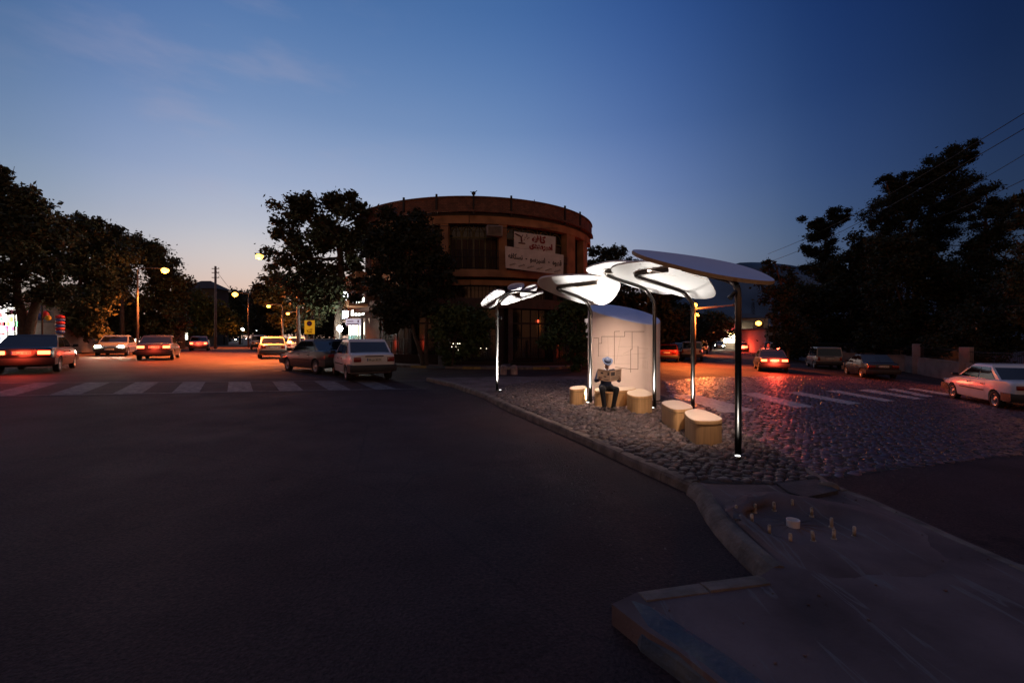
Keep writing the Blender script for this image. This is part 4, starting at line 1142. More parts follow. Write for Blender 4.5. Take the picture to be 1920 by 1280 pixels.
    for side in (-1, 1):
        for x0, x1 in doors:
            q = MB(); nx, nz = 4, 6; vs = []
            for k in range(nz + 1):
                for i in range(nx + 1):
                    x = x0 + (x1 - x0) * i / nx; z = zlo + (zb - .035 - zlo) * k / nz
                    if k < 2 and x - s['wr'] < r + .10: x = max(x, s['wr'] + r + .10 - .06 * k)
                    vs.append((x, side * (side_y(x, z) + .006), z))
            f = [(k * 5 + i, k * 5 + i + 1, (k + 1) * 5 + i + 1, (k + 1) * 5 + i) for k in range(nz) for i in range(nx)]
            q.add(vs, f if side < 0 else [t[::-1] for t in f], True)
            dr = q.build('door', body_m, root, local=True)
            h = MB(); hx = x0 + .12; hz = zb - .14; h.bbox((hx, side * (side_y(hx, hz) + .018), hz), (.14, .028, .032), bev=.008)
            h.build('handle', TRIM, dr, local=True)
        m = MB(); m.bbox((xf0 - .16, side * (w + .07), zb + .07), (.10, .17, .11), bev=.025); m.box((xf0 - .16, side * (w - .03), zb + .03), (.05, .14, .04))
        m.build('mirror', TRIM, root, local=True)
    # bumpers, rubbing strip, valance
    bz = .47 if kind != 'pickup' else .52
    for e in (-1, 1):
        q = MB(); P = []
        for i in range(9):
            t = -1 + i / 4; P.append((e * (L / 2 + .045 - .13 * abs(t) ** 3.2), t * (w - .02), bz))
        P = [(P[0][0] - e * .36, P[0][1] - .022, bz)] + P + [(P[8][0] - e * .36, P[8][1] + .022, bz)]
        ring = []
        for x, y, z in P:
            ring += [(x, y, z - .14), (x + e * .03, y * 1.005, z - .08), (x + e * .035, y * 1.01, z + .04), (x + e * .01, y * 1.005, z + .10), (x - e * .12, y * .985, z + .11), (x - e * .14, y * .97, z - .14)]
        q.add(ring, [(i * 6 + j, i * 6 + (j + 1) % 6, (i + 1) * 6 + (j + 1) % 6, (i + 1) * 6 + j) for i in range(10) for j in range(6)] + [(5, 4, 3, 2, 1, 0), tuple(60 + j for j in range(6))], True)
        q.build('bumper', TRIM, root, local=True, sharp=40)
    for sd in (-1, 1):
        q = MB(); q.box((.0, sd * (w + .012), .56), (1.5, .014, .035)); q.build('rubbing_strip', TRIM, root, local=True)
    # lamps
    tz, ty, th = s['tail'][0] + .06, s['tail'][1], s['tail'][2]
    for sd in (-1, 1):
        xx = -L / 2 - .012
        m = MB(); m.bbox((xx + .03, sd * (w * .90 - ty / 2 - .045), tz), (.10, ty, th), bev=.015, rotz=sd * -.06)
        m.build('tail_light', TAILON if glow_tail else TAIL, root, local=True)
        m = MB(); m.bbox((L / 2 - .005, sd * (w * .90 - .17), .655), (.09, .26, .13), bev=.02, rotz=sd * -.12)
        m.build('headlight', HEADON if glow_head else HEAD, root, local=True)
    g = MB()
    for k in range(4): g.box((L / 2 + .012, 0, .62 + k * .03), (.03, Wd * .5, .014))
    g.build('grille', TRIM, root, local=True)
    hp_ = MB(); hp_.bbox((-L / 2 - .01, 0, tz + .11 if kind != 'pickup' else .9), (.05, .62, .035), bev=.008); hp_.build('boot_trim', TRIM, root, local=True)
    def plate(e):
        p = MB(); X = e * (L / 2 + (.014 if e < 0 else .085)); z = tz - .005 if e < 0 else bz
        p.bbox((X, 0, z), (.014, .50, .115), bev=.004); pl = p.build('license_plate', PLATE, root, local=True)
        t = MB(); b0 = MB(); ux = (0, -1, 0) if e < 0 else (0, 1, 0)
        text_mb(t, '\u06F7\u06F8 \u0633 \u06F6\u06F5\u06F1 \u06F7\u06F7', (X + e * .0095, .20 * (1 if e < 0 else -1), z - .032), ux, (0, 0, 1), .088, .002, width=.42)
        t.build('characters', INK, pl, local=True)
        b0.box((X + e * .0085, .232 * (1 if e < 0 else -1), z), (.003, .034, .10)); b0.build('blue_band', PBLUE, pl, local=True)
    plate(-1); plate(1)
    # wheels
    for wx in (s['wf'], s['wr']):
        for sd in (-1, 1):
            M = Matrix.Translation((wx, sd * (w - .105), r)) @ Matrix.Rotation(-sd * pi / 2, 4, 'X')
            t = MB(); t.lathe([(r * .60, -.08), (r * .90, -.085), (r, -.06), (r, .06), (r * .93, .085), (r * .66, .088), (r * .60, .07)], M, 28)
            wh = t.build('wheel', RUBBER, root, local=True, sharp=50)
            q = MB(); q.lathe([(r * .66, .05), (r * .64, .082), (r * .56, .07), (r * .50, .045), (r * .26, .055), (r * .20, .075), (.002, .078)], M, 28)
            for k in range(8):
                a = 2 * pi * k / 8; cp = M @ Vector((math.cos(a) * r * .40, math.sin(a) * r * .40, .052)); q.ball(cp, r * .055, 6, 5)
            q.build('rim', RIMM, wh, local=True)
    return root

PROTO = {}
def car(kind, pos, head, body_m, name, label, cat, group, tail_on=False, head_on=False, zoff=0.0):
    first = kind not in PROTO
    if first:
        PROTO[kind] = make_car(kind, WHITE); r = PROTO[kind]; r.name = name
        PROTO[kind + '_map'] = child_map()
    else:
        r = copy_tree(PROTO[kind], None, PROTO[kind + '_map']); r.name = name
    r.location = (pos[0], pos[1], G(pos[0], pos[1]) + zoff); r.rotation_euler = (0, 0, head)
    WL[r.name] = Vector(r.location)
    tag(r, label, cat, group)
    stack = [o for o in bpy.data.objects if o.parent == r]
    if not first: pass
    for o in stack:
        b = o.name.split('.')[0]
        m = body_m if b in ('body', 'door') else TAILON if (b == 'tail_light' and tail_on) else HEADON if (b == 'headlight' and head_on) else None
        if m is not None and not (first and m is WHITE):
            sl = o.material_slots[0]; sl.link = 'OBJECT'; sl.material = m
    s = SPEC[kind]; c, sn = math.cos(head), math.sin(head)
    if tail_on:
        p = Vector((pos[0] - c * (s['L'] / 2 + .35), pos[1] - sn * (s['L'] / 2 + .35), r.location.z + .75))
        l = lamp('POINT', 'tail_glow', p, 420 if pos[0] > 0 else 75, (1, .07, .03), None, .35); l.parent = r; l.location = (-s['L'] / 2 - .35, 0, .75)
    if head_on:
        for sd in (-1, 1):
            l = lamp('SPOT', 'head_beam', (0, 0, 0), 260, (1, .86, .62), None, .06, spot_size=rad(70), spot_blend=.7); l.parent = r
            l.location = (s['L'] / 2 + .1, sd * .55, .66); aim(l, (1, 0, -.10))
    return r
def hd(a): return pi / 2 - rad(a)       # compass bearing from straight ahead (right positive) -> rotation
def by_rear(kind, px, py, bearing, back=0.0):
    """place by the middle of the rear end on the road"""
    p = gp(px, py); d = Vector((math.sin(rad(bearing)), math.cos(rad(bearing)), 0)); s = SPEC[kind]
    return p + d * (s['L'] / 2), hd(bearing)
def by_wheels(kind, fpx, rpx, side=-1):
    """place by the two near-side tyre contacts (side -1 = left flank seen)"""
    f = gp(*fpx); r = gp(*rpx); d = (f - r); d.z = 0; d.normalize(); s = SPEC[kind]
    lft = Vector((-d.y, d.x, 0))
    m = (f + r) / 2 - d * (s['wf'] + s['wr']) / 2
    c = m + lft * (side) * (s['W'] / 2 - .1)
    return c, math.atan2(d.y, d.x)
BL, BR = -31.0, 23.5
PK = 'cars parked along the kerbs'; TR = 'traffic with its lamps lit'
p, h = by_rear('notch', 702, 716, BL); car('notch', p, h, WHITE, 'parked_car', 'white hatchback sedan with dark red tail lights parked nearest at the left crossing', 'car', PK)
p, h = by_wheels('sedan', (541, 694), (595, 701.5)); car('sedan', p, h, DGREY, 'parked_car', 'dark grey sedan seen side-on, parked askew ahead of the nearest white car', 'car', PK)
p, h = by_rear('notch', 513, 673, BL); car('notch', p, h, TAXI, 'parked_car', 'cream sedan with a black bumper parked beyond the dark grey sedan', 'car', PK)
p, h = by_rear('pickup', 487, 656, BL); car('pickup', p, h, WHITE, 'parked_pickup', 'small white pickup at the far end of the left parked row', 'pickup', PK)
for i, (x, y, m, lab) in enumerate(((556, 664, WHITE, 'white sedan parked behind the dark grey sedan under the yellow sign'), (566, 656, SILV, 'silver sedan parked second beyond the yellow sign'), (574, 650, WHITE, 'white car farthest along the kerb past the yellow sign'))):
    p, h = by_rear('notch', x, y, BL + 6); car('notch', p, h, m, 'parked_car', lab, 'car', PK)
# far side of the left street
p, h = by_wheels('wagon', (97, 661), (150, 657.5))
car('wagon', p, h, SILV, 'parked_car', 'grey estate car parked under the trees across the left street', 'car', PK)
p, h = by_wheels('wagon', (180, 656.5), (222, 654.5))
car('wagon', p, h, SILV, 'parked_car', 'grey estate car parked ahead of its twin across the left street', 'car', PK)
# right street
p, h = by_rear('sedan', 1250, 679, BR); car('sedan', p, h, RED, 'parked_car', 'red sedan parked behind the map pillar', 'car', PK)
p, h = by_rear('notch', 1268, 670, BR); car('notch', p, h, SILV, 'parked_car', 'pale blue sedan parked ahead of the red sedan', 'car', PK)
p, h = by_rear('pickup', 1296, 678, BR); car('pickup', p, h, TAXI, 'parked_pickup', 'cream pickup with black bumper parked behind the shelter poles', 'pickup', PK)
p, h = by_rear('pickup', 1313, 664, BR); car('pickup', p, h, WHITE, 'parked_pickup', 'white pickup parked farthest in the row behind the shelter poles', 'pickup', PK)
p, h = by_rear('sedan', 1657, 713, BR - 3); car('sedan', p, h, BLACK, 'parked_car', 'black sedan parked along the low wall on the right street', 'car', PK)
p, h = by_rear('wagon', 1556, 693, BR); car('wagon', p, h, BEIGE, 'parked_car', 'beige estate car parked ahead of the black sedan', 'car', PK)
p, h = by_rear('wagon', 1482, 675, BR); car('wagon', p, h, SILV, 'parked_car', 'silver blue estate car with a wide rear window ahead of the beige one', 'car', PK)
for x, y, m, lab in ((1458, 668, WHITE, 'white van-like car parked next beyond the silver blue estate'), (1446, 664, SILV, 'grey van-like car parked second beyond the silver blue estate'), (1437, 661, WHITE, 'white van-like car parked farthest up the right hand kerb')):
    p, h = by_rear('wagon', x, y, BR); car('wagon', p, h, m, 'parked_car', lab, 'car', PK)
p, h = by_wheels('sedan', (1770, 743), (1901, 770)); car('sedan', p, h, WHITE, 'parked_car', 'white sedan parked at the right edge beyond the cobbles', 'car', PK)
# traffic
for kind, x, y, b, m, lab, t, hl in (
    ('sedan', 40, 703, BL - 4, BLACK, 'black sedan with red tail lights leaving at the left edge', True, False),
    ('sedan', 288, 676, BL, DGREY, 'dark grey sedan with lit red tail lights mid-street on the left', True, False),
    ('notch', 372, 658, BL, SILV, 'silver sedan with lit tail lights farther up the left street', True, False),
    ('wagon', 418, 645, BL, WHITE, 'white estate car with lit tail lights far up the left street', True, False),
    ('sedan', 1452, 699, BR, DGREY, 'dark grey sedan with red brake lights on the right street', True, False),
    ('notch', 1392, 660, BR, WHITE, 'white sedan with red brake lights far up the right street', True, False),
    ('wagon', 1370, 652, BR, BLACK, 'black estate car with red brake lights at the far end of the right street', True, False)):
    p, h = by_rear(kind, x, y, b); car(kind, p, h, m, 'moving_car', lab, 'car', TR, t, hl)
for kind, x, y, b, m, lab in (('sedan', 205, 668, BL, SILV, 'silver sedan coming on with bright headlights in the left street'), ('notch', 322, 653, BL, WHITE, 'white sedan coming on with headlights lit behind the silver one'), ('sedan', 445, 640, BL, DGREY, 'dark sedan far off with bright headlights at the end of the left street'), ('notch', 360, 644, BL, BLACK, 'black sedan with bright headlights between the farther left lane cars'), ('sedan', 464, 637, BL, WHITE, 'white sedan with headlights lit, last in view up the left street'), ('notch', 392, 646, BL, RED, 'red sedan coming on with headlights lit far up the left street'), ('sedan', 1349, 655, BR, TAXI, 'cream sedan coming on with headlights far down the right street')):
    p = gp(x, y); d = Vector((math.sin(rad(b)), math.cos(rad(b)), 0)); p = p + d * 2.2
    car(kind, p, hd(b) + pi, m, 'moving_car', lab, 'car', TR, False, True)
# ------------------------------------------------------------------ round corner building
BC = Vector((-2.74, 34.5, 0)); BR_ = 8.54
BRICK = mat('dark_brick', (.14, .065, .042), rough=.85, var=.35, scale=2.2, bump=.5, bscale=30)
def brick_detail():
    n, l = nodes(BRICK); b = n['Principled BSDF']
    tc = n.new('ShaderNodeTexCoord'); sp = n.new('ShaderNodeSeparateXYZ'); l.new(tc.outputs['Object'], sp.inputs[0])
    at = n.new('ShaderNodeMath'); at.operation = 'ARCTAN2'; l.new(sp.outputs[0], at.inputs[0]); l.new(sp.outputs[1], at.inputs[1])
    ml = n.new('ShaderNodeMath'); ml.operation = 'MULTIPLY'; ml.inputs[1].default_value = 8.5; l.new(at.outputs[0], ml.inputs[0])
    cb = n.new('ShaderNodeCombineXYZ'); l.new(ml.outputs[0], cb.inputs[0]); l.new(sp.outputs[2], cb.inputs[1])
    br = n.new('ShaderNodeTexBrick'); br.inputs['Scale'].default_value = 2.6; br.inputs['Color1'].default_value = (.8, .8, .8, 1); br.inputs['Color2'].default_value = (1.25, 1.2, 1.1, 1); br.inputs['Mortar'].default_value = (.55, .6, .62, 1)
    br.inputs['Mortar Size'].default_value = .025
    l.new(cb.outputs[0], br.inputs['Vector'])
    src = b.inputs['Base Color'].links[0].from_socket
    mx = n.new('ShaderNodeMix'); mx.data_type = 'RGBA'; mx.blend_type = 'MULTIPLY'; mx.inputs[0].default_value = 1
    l.new(src, mx.inputs[6]); l.new(br.outputs['Color'], mx.inputs[7]); l.new(mx.outputs[2], b.inputs['Base Color'])
brick_detail()
BEAM = mat('ochre_render', (.30, .155, .075), rough=.85, var=.35, scale=1.3, bump=.3, bscale=14, detail=9)
DARKW = mat('dark_render', (.026, .016, .013), rough=.9, var=.4, scale=1.2, bump=.3, bscale=20)
BGLASS = mat('dim_window_glass', (.012, .012, .012), rough=.12, var=.1, spec=.5)
CURT = mat('drawn_curtain', (.05, .03, .02), rough=.9, var=.3, scale=2.5)
FRAMEM = mat('olive_window_frame', (.10, .085, .025), rough=.6, var=.2)
IRONB = mat('black_ironwork', (.018, .016, .016), rough=.55, metal=.4, var=.2)
CORR = mat('ribbed_fascia', (.08, .05, .042), rough=.7, var=.25, scale=2)
LITW = mat('lit_interior', (.8, .7, .5), rough=.5, emit=(1, .86, .62), estr=3.0)
REDL = mat('red_lantern', (.5, .03, .02), rough=.4, emit=(1, .10, .04), estr=2.2)
ROOFM = mat('roof_felt', (.05, .045, .045), rough=.9)
def arc(r, a, z): return Vector((BC.x + r * math.sin(rad(a)), BC.y - r * math.cos(rad(a)), z))
def ring(mb, r0, r1, z0, z1, a0, a1, step=2.5, zf=None):
    n = max(1, int(abs(a1 - a0) / step)); vs = []
    for i in range(n + 1):
        a = a0 + (a1 - a0) * i / n
        vs += [arc(r0, a, z0), arc(r1, a, z0), arc(r1, a, z1), arc(r0, a, z1)]
    fs = []
    for i in range(n):
        for j in range(4): fs.append((i * 4 + j, i * 4 + (j + 1) % 4, (i + 1) * 4 + (j + 1) % 4, (i + 1) * 4 + j))
    fs += [(3, 2, 1, 0), tuple(n * 4 + j for j in range(4))]
    mb.add(vs, fs, False)
A0, A1 = -71.0, 80.0
WLD = Vector((-.52, .854, 0)); WRD = Vector((.403, .915, 0))
WL2 = Vector((math.sin(rad(-13)), math.cos(rad(-13)), 0)); WR2 = Vector((math.sin(rad(5)), math.cos(rad(5)), 0))
def ang(px, r=BR_):
    best = None
    a = A0
    while a < A1:
        p = arc(r, a, 0); x = CX + F * p.x / p.y
        if best is None or abs(x - px) < best[0]: best = (abs(x - px), a)
        a += .1
    return best[1]
def building():
    z0 = G(BC.x, 26)
    root = empty('corner_building', (BC.x, BC.y, z0), 'dark round corner building of brick and ochre bands with a balcony and cafe boards', 'building')
    R = BR_
    # inner wall with straight wings running back along both streets
    ri = R - .55; n = 60; outl = [arc(ri, A0, 0) + WL2 * 9] + [arc(ri, A0 + (A1 - A0) * i / n, 0) for i in range(n + 1)] + [arc(ri, A1, 0) + WR2 * 9]
    mb = MB(); mb.prism([(p.x, p.y) for p in outl], z0 - .2, 8.5); mb.build('wall', DARKW, root)
    mb = MB(); full = [arc(R - .05, A0, 0) + WL2 * 9] + [arc(R - .05, A0 + (A1 - A0) * i / n, 0) for i in range(n + 1)] + [arc(R - .05, A1, 0) + WR2 * 9]
    mb.prism([(p.x, p.y) for p in full], 8.52, 8.9); mb.build('roof', ROOFM, root)
    mb = MB(); ring(mb, R - .30, R + .12, 8.86, 9.56, A0, A1); ring(mb, R - .34, R + .17, 9.56, 9.64, A0, A1); ring(mb, R + .0, R + .22, 8.74, 8.86, A0, A1)
    for sgn, w, A in ((-1, WL2, A0), (1, WR2, A1)):
        p = arc(R - .1, A, 9.25); q = p + w * 9; m = (p + q) / 2; mb.box((m.x, m.y, 9.25), (9, .35, .8), rotz=math.atan2(w.y, w.x))
    mb.build('parapet', BRICK, root)
    mb = MB(); ring(mb, R - .4, R + .03, 8.12, 8.56, A0, A1); mb.build('lintel_band', BEAM, root)
    mb = MB(); ring(mb, R - .5, R + .30, 5.06, 5.46, A0, A1); mb.build('balcony_slab', BEAM, root)
    mb = MB(); ring(mb, R - .45, R + .06, 4.60, 4.90, A0, A1); mb.build('lower_band', BEAM, root)
    mb = MB(); st = .55; a = A0
    while a < A1:
        ring(mb, R - .4, R + .22, 3.30, 3.86, a, a + st * .72, 1); ring(mb, R - .4, R + .18, 3.32, 3.84, a + st * .72, a + st, 1); a += st
    mb.build('ribbed_fascia', CORR, root)
    cols = [ang(700), ang(768), ang(832), ang(943), ang(1071, R), ang(1098, R)]
    for a in cols:
        w = 1.6 if a < 40 else 3.2
        mb = MB(); ring(mb, R - .45, R + .0, 5.46, 8.12, a - w, a + w, .8); mb.build('column', BEAM, root)
    for a in (ang(768), ang(838), ang(940), ang(957), ang(1040)):
        w = .9
        mb = MB(); ring(mb, R - .45, R + .02, z0, 3.30, a - w, a + w, .5); ring(mb, R - .45, R + .02, 3.86, 4.60, a - w, a + w, .5); mb.build('pilaster', DARKW if abs(a - ang(957)) > .5 else CORR, root)
    # windows of the upper floor: glass, arched frames
    bays = [(cols[0] + 1.8, cols[1] - 1.8, 2), (cols[1] + 1.8, cols[2] - 1.8, 2), (cols[2] + 1.8, cols[3] - 1.8, 4), (cols[3] + 1.8, cols[4] - 3.4, 4)]
    for b0, b1, k in bays:
        for i in range(k):
            w0 = b0 + (b1 - b0) * i / k; w1 = b0 + (b1 - b0) * (i + 1) / k
            g = MB(); ring(g, R - .52, R - .46, 5.48, 8.10, w0 + .1, w1 - .1, 1)
            win = g.build('window', BGLASS, root)
            c = MB(); ring(c, R - .455, R - .45, 5.6, 7.30, w0 + .35, w1 - .35, 1); c.build('curtain', CURT, win)
            f = MB(); rr = R - .42; am = (w0 + w1) / 2; hw = (w1 - w0) / 2 - .2
            ring(f, R - .46, R - .38, 7.36, 7.44, w0, w1, 1); ring(f, R - .46, R - .38, 5.48, 8.10, w0 - .12, w0 + .14, .2)
            f.tube([arc(rr, am + hw * math.cos(pi * t / 14), 7.44 + .60 * math.sin(pi * t / 14)) for t in range(15)], .03, 6)
            f.tube([arc(rr, am, 5.5), arc(rr, am, 8.05)], .022, 6)
            f.build('frame', FRAMEM, win)
        r_ = MB(); nb = max(4, int((b1 - b0) * rad(1) * R / .13))
        for i in range(nb + 1):
            a = b0 + (b1 - b0) * i / nb; r_.cyl(arc(R + .1, a, 5.46), arc(R + .1, a, 6.55), .012, None, 5)
        for z in (5.58, 6.2, 6.58): r_.tube([arc(R + .1, b0 + (b1 - b0) * i / 12, z) for i in range(13)], .022, 6)
        r_.build('balcony_railing', IRONB, root)
    # right end of the balcony
    r_ = MB(); b0, b1 = cols[5] - 4, A1
    # mezzanine strip windows
    for b0, b1 in ((ang(700), ang(766)), (ang(772), ang(836)), (ang(842), ang(938)), (ang(961), ang(1036)), (ang(1044), A1)):
        g = MB(); ring(g, R - .5, R - .40, 3.9, 4.58, b0 + .8, b1 - .8, 1); win = g.build('window', BGLASS, root)
        f = MB(); k = max(3, int((b1 - b0) / 1.6))
        for i in range(k + 1):
            a = b0 + .8 + (b1 - b0 - 1.6) * i / k; ring(f, R - .41, R - .36, 3.9, 4.58, a - .1, a + .1, .2)
        f.build('frame', DARKW, win)
        g = MB(); ring(g, R - .5, R - .42, z0 + .3, 3.25, b0 + .9, b1 - .9, 1); win = g.build('shopfront', BGLASS, root)
        f = MB(); k = max(2, int((b1 - b0) / 4))
        for i in range(k + 1):
            a = b0 + .9 + (b1 - b0 - 1.8) * i / k; ring(f, R - .43, R - .38, z0 + .3, 3.25, a - .15, a + .15, .3)
        ring(f, R - .43, R - .37, 2.4, 2.5, b0 + .9, b1 - .9, 1); f.build('frame', IRONB, win)
    # lamps left on inside, seen through the bars
    mb = MB()
    for px0, px1, y, n in ((841, 858, 644, 5), (862, 874, 644, 3), (890, 912, 643, 7), (843, 859, 650, 5), (893, 912, 648, 6), (896, 912, 653, 4), (860, 868, 656, 2)):
        for i in range(n):
            px = px0 + (px1 - px0) * i / max(1, n - 1); a = ang(px, R - .35); p = arc(R - .36, a, 0); z = H + (CY - y) / F * p.y
            mb.box((p.x, p.y, z), (.06, .03, .05), rotz=rad(a))
    mb.build('lit_pane', LITW, root)
    for px, y in ((906, 603), (1009, 602)):
        a = ang(px, R - .3); p = arc(R - .3, a, 0); z = H + (CY - y) / F * p.y
        mb = MB(); mb.ball((p.x, p.y, z), (.06, .06, .09), 10, 8); ln = mb.build('lantern', REDL, root); mb = MB(); mb.cyl((p.x, p.y, z + .08), (p.x, p.y, 3.3), .008, None, 5); mb.build('cord', IRONB, ln)
    # posts and stubs along the parapet, water tank
    for px in (760, 820, 888, 957, 1056, 1084):
        a = ang(px, R); mb = MB(); ring(mb, R + .1, R + .18, 8.6, 9.78, a - .35, a + .35, .3)
        if px == 888:
            p = arc(R + .1, a, 9.8); mb.ball(p, (.12, .10, .12), 8, 6); mb.cyl(p, p + Vector((.2, 0, .16)), .03, .02, 6); mb.cyl(p, p + Vector((-.18, 0, .1)), .03, .02, 6)
        mb.build('parapet_post', IRONB, root)
    mb = MB(); p = arc(R - 1.6, ang(1010) , 9.0); mb.lathe([(.001, .95), (.3, .95), (.38, .86), (.38, .0)], Matrix.Translation(p), 18); mb.build('roof_tank', DARKW, root)
    mb = MB(); p = arc(R - .9, ang(1018), 9.0); mb.cyl(p, p + Vector((0, 0, 1.1)), .025, None, 6); mb.build('roof_pipe', IRONB, root)
    # lower flat balcony wing on the left street with its canopy
    B0 = arc(R + .02, -58.7, 0)
    mb = MB(); dv = Vector((-.854, -.52, 0)); rz = math.atan2(WLD.y, WLD.x)
    def wb(t, o, z, sx, sy, sz, q): c = B0 + WLD * t + dv * o; q.box((c.x, c.y, z), (sx, sy, sz), rotz=rz)
    wb(.6, .55, 3.62, 5.6, 1.1, .16, mb); wb(.6, 1.12, 3.72, 5.6, .06, .34, mb); mb.build('street_canopy', BEAM, root)
    mb = MB(); wb(.6, .35, 5.5, 5.4, .7, .34, mb); mb.build('upper_canopy', BEAM, root)
    mb = MB()
    for i in range(9): wb(-1.6 + i * .55, .25, 4.62, .18, .05, 1.5, mb)
    mb.build('window_shutter', CORR, root)
building()

def facade_bits():
    # cooling units, a faded awning and loose cables on the round facade
    for px, py, w, h, lab in ((926, 434, .9, .6, 'grey air cooler box on the balcony beside the red lettered board'), (1066, 545, .8, .55, 'grey air cooler box low on the right of the round facade')):
        a = ang(px, BR_ + .2); p = arc(BR_ + .28, a, 0); z = H + (CY - py) / F * p.y
        root = empty('air_cooler', (p.x, p.y, z - h / 2), lab, 'air cooler')
        mb = MB(); mb.bbox((p.x, p.y, z), (w, .5, h), rotz=rad(a), bev=.02); mb.build('casing', mat('cooler_casing', (.20, .18, .17), rough=.7, var=.3, scale=4), root)
        mb = MB(); q = arc(BR_ + .545, a, z)
        for i in range(7): mb.box((q.x, q.y, z - h * .36 + i * h * .12), (w * .82, .02, .02), rotz=rad(a))
        mb.build('grille', IRONB, root)
    mb = MB(); rr = random.Random(8)
    for (a0, z0_, a1, z1_) in ((-30, 8.4, 5, 7.9), (5, 7.9, 40, 8.3), (-20, 4.55, 20, 4.5), (2, 8.6, 2.6, 3.4)):
        mb.tube([arc(BR_ + .1, a0 + (a1 - a0) * i / 14, z0_ + (z1_ - z0_) * i / 14 - .12 * math.sin(pi * i / 14)) for i in range(15)], .014, 4)
    o = mb.build('facade_cable', IRONB); tag(o, 'thin dark cables strung loosely across the round facade', 'cable')
facade_bits()
CREAM = mat('banner_cloth', (.62, .53, .48), rough=.85, var=.12, scale=2.5)
CREAM2 = mat('painted_board', (.58, .52, .47), rough=.8, var=.12, scale=3)
REDP = mat('sign_red', (.22, .012, .014), rough=.7, var=.1); BLKP = mat('sign_black', (.012, .011, .011), rough=.7)
def board(name, label, corners, frame_m, face_m, texts, art=None):
    """flat sign hung on the facade: corners = TL, TR, BR, BL as (px, py, distance)"""
    P = [pt(x, y, d) for x, y, d in corners]
    ux = (P[1] - P[0]).normalized(); w = (P[1] - P[0]).length; dn = (P[3] - P[0]); h = dn.length
    nn = ux.cross(-dn.normalized()).normalized()
    if nn.y > 0: nn = -nn
    root = empty(name, (P[3] + P[2]) / 2, label, 'sign')
    mb = MB(); vs = P + [p - nn * .05 for p in P]
    mb.add(vs, [(3, 2, 1, 0), (4, 5, 6, 7), (0, 1, 5, 4), (1, 2, 6, 5), (2, 3, 7, 6), (3, 0, 4, 7)]); mb.build('panel', face_m, root)
    uy = -dn.normalized()
    for body, u, v, wid, hgt, m, off in texts:
        t = MB(); text_mb(t, body, P[0] + ux * (u * w) + dn * v + nn * .012, ux, uy, hgt, off, width=wid * w)
        t.build('lettering', m, root)
    if art: art(root, P, ux, uy, dn, nn, w)
    return root
def cup_art(root, P, ux, uy, dn, nn, w):
    mb = MB(); o = P[0] + nn * .014
    def q(u, v): return o + ux * (u * w) + dn * v
    mb.tube([q(.02, .12), q(.08, .20), q(.14, .24), q(.17, .34), q(.18, .62)], [.03, .04, .035, .04, .05], 6)
    mb.tube([q(.17, .34), q(.21, .14)], .02, 5); mb.tube([q(.10, .70), q(.26, .70)], .035, 6)
    for u, v in ((.26, .3), (.30, .22), (.32, .36), (.35, .28), (.24, .44), (.30, .12)): mb.ball(q(u, v), (.035, .01, .03), 6, 5)
    mb.build('emblem', mat('sign_brown', (.10, .02, .015), rough=.7), root)
def small_words(root, P, ux, uy, dn, nn, w):
    mb = MB(); rr = random.Random(4)
    for k in range(6):
        o = P[0] + ux * ((.07 + k * .152) * w) + dn * (.86 - .0 * k) + nn * .012
        d = (ux + uy * .42).normalized(); e = (uy - ux * .42).normalized(); pts = []
        for i in range(15):
            pts.append(o + d * (i * .026) + e * (.035 * math.sin(i * 2.2 + k) * rr.uniform(.5, 1.2) + .01))
        mb.tube(pts, [.012] * len(pts), 4)
        for i in range(3): mb.ball(o + d * rr.uniform(.05, .33) + e * rr.choice((-.07, .075)), (.014, .006, .014), 5, 4)
    mb.build('small_lettering', BLKP, root)
board('cafe_sign', 'upper white cafe board with red lettering and a branch emblem', [(964, 434, 25.9), (1042, 444, 26.3), (1041, 476, 26.3), (964, 463, 25.9)], None, CREAM2,
      [('\uFEEA\uFED3\uFE8E\uFB90', .42, .52, .34, .52, REDP, .03), ('\uFBFC\uFEAA\uFEEC\uFEE3\uFEAE\uFBFF\uFEE3\u0627', .36, .90, .56, .42, REDP, .03)], cup_art)
board('cafe_banner', 'long cream banner with black coffee menu lettering under the red cafe board', [(947, 461, 25.6), (1057, 478, 25.7), (1056, 515.5, 25.7), (948, 502, 25.6)], None, CREAM,
      [('\uFEEA\uFED3\uFE8E\uFB91\uFEB4\uFEE7  -  \uFEEE\uFEB3\uFEAE\uFB59\uFEB3\u0627  -  \u0647\uFEEE\uFEEC\uFED7', .05, .52, .91, .40, BLKP, .012)],
      lambda root, P, ux, uy, dn, nn, w: small_words(root, P, ux, uy, dn, nn, w))

# garden fence curving round the building
def fence(name, label, a0, a1, r, pz, top, cat='fence'):
    p = arc(r, (a0 + a1) / 2, 0); z = G(p.x, p.y)
    root = empty(name, (p.x, p.y, z), label, cat)
    mb = MB(); ring(mb, r - .12, r + .12, z - .1, z + pz, a0, a1); ring(mb, r - .15, r + .15, z + pz, z + pz + .05, a0, a1); mb.build('plinth', DARKW, root)
    mb = MB(); n = int((a1 - a0) * rad(1) * r / .12)
    for i in range(n + 1):
        a = a0 + (a1 - a0) * i / n; mb.cyl(arc(r, a, z + pz), arc(r, a, z + top), .010, .008, 5)
    for zz in (.12, top - pz - .15): mb.tube([arc(r, a0 + (a1 - a0) * i / 24, z + pz + .05 + zz) for i in range(25)], .018, 5)
    mb.build('bars', IRONB, root)
fence('iron_fence', 'curved black iron bar fence at the round building, right of its door', ang(958, 9.9), 52, 9.9, .24, 1.75)
fence('iron_fence', 'curved black iron bar fence at the round building, left of its door', ang(840, 9.9), ang(940, 9.9), 9.9, .24, 1.75)
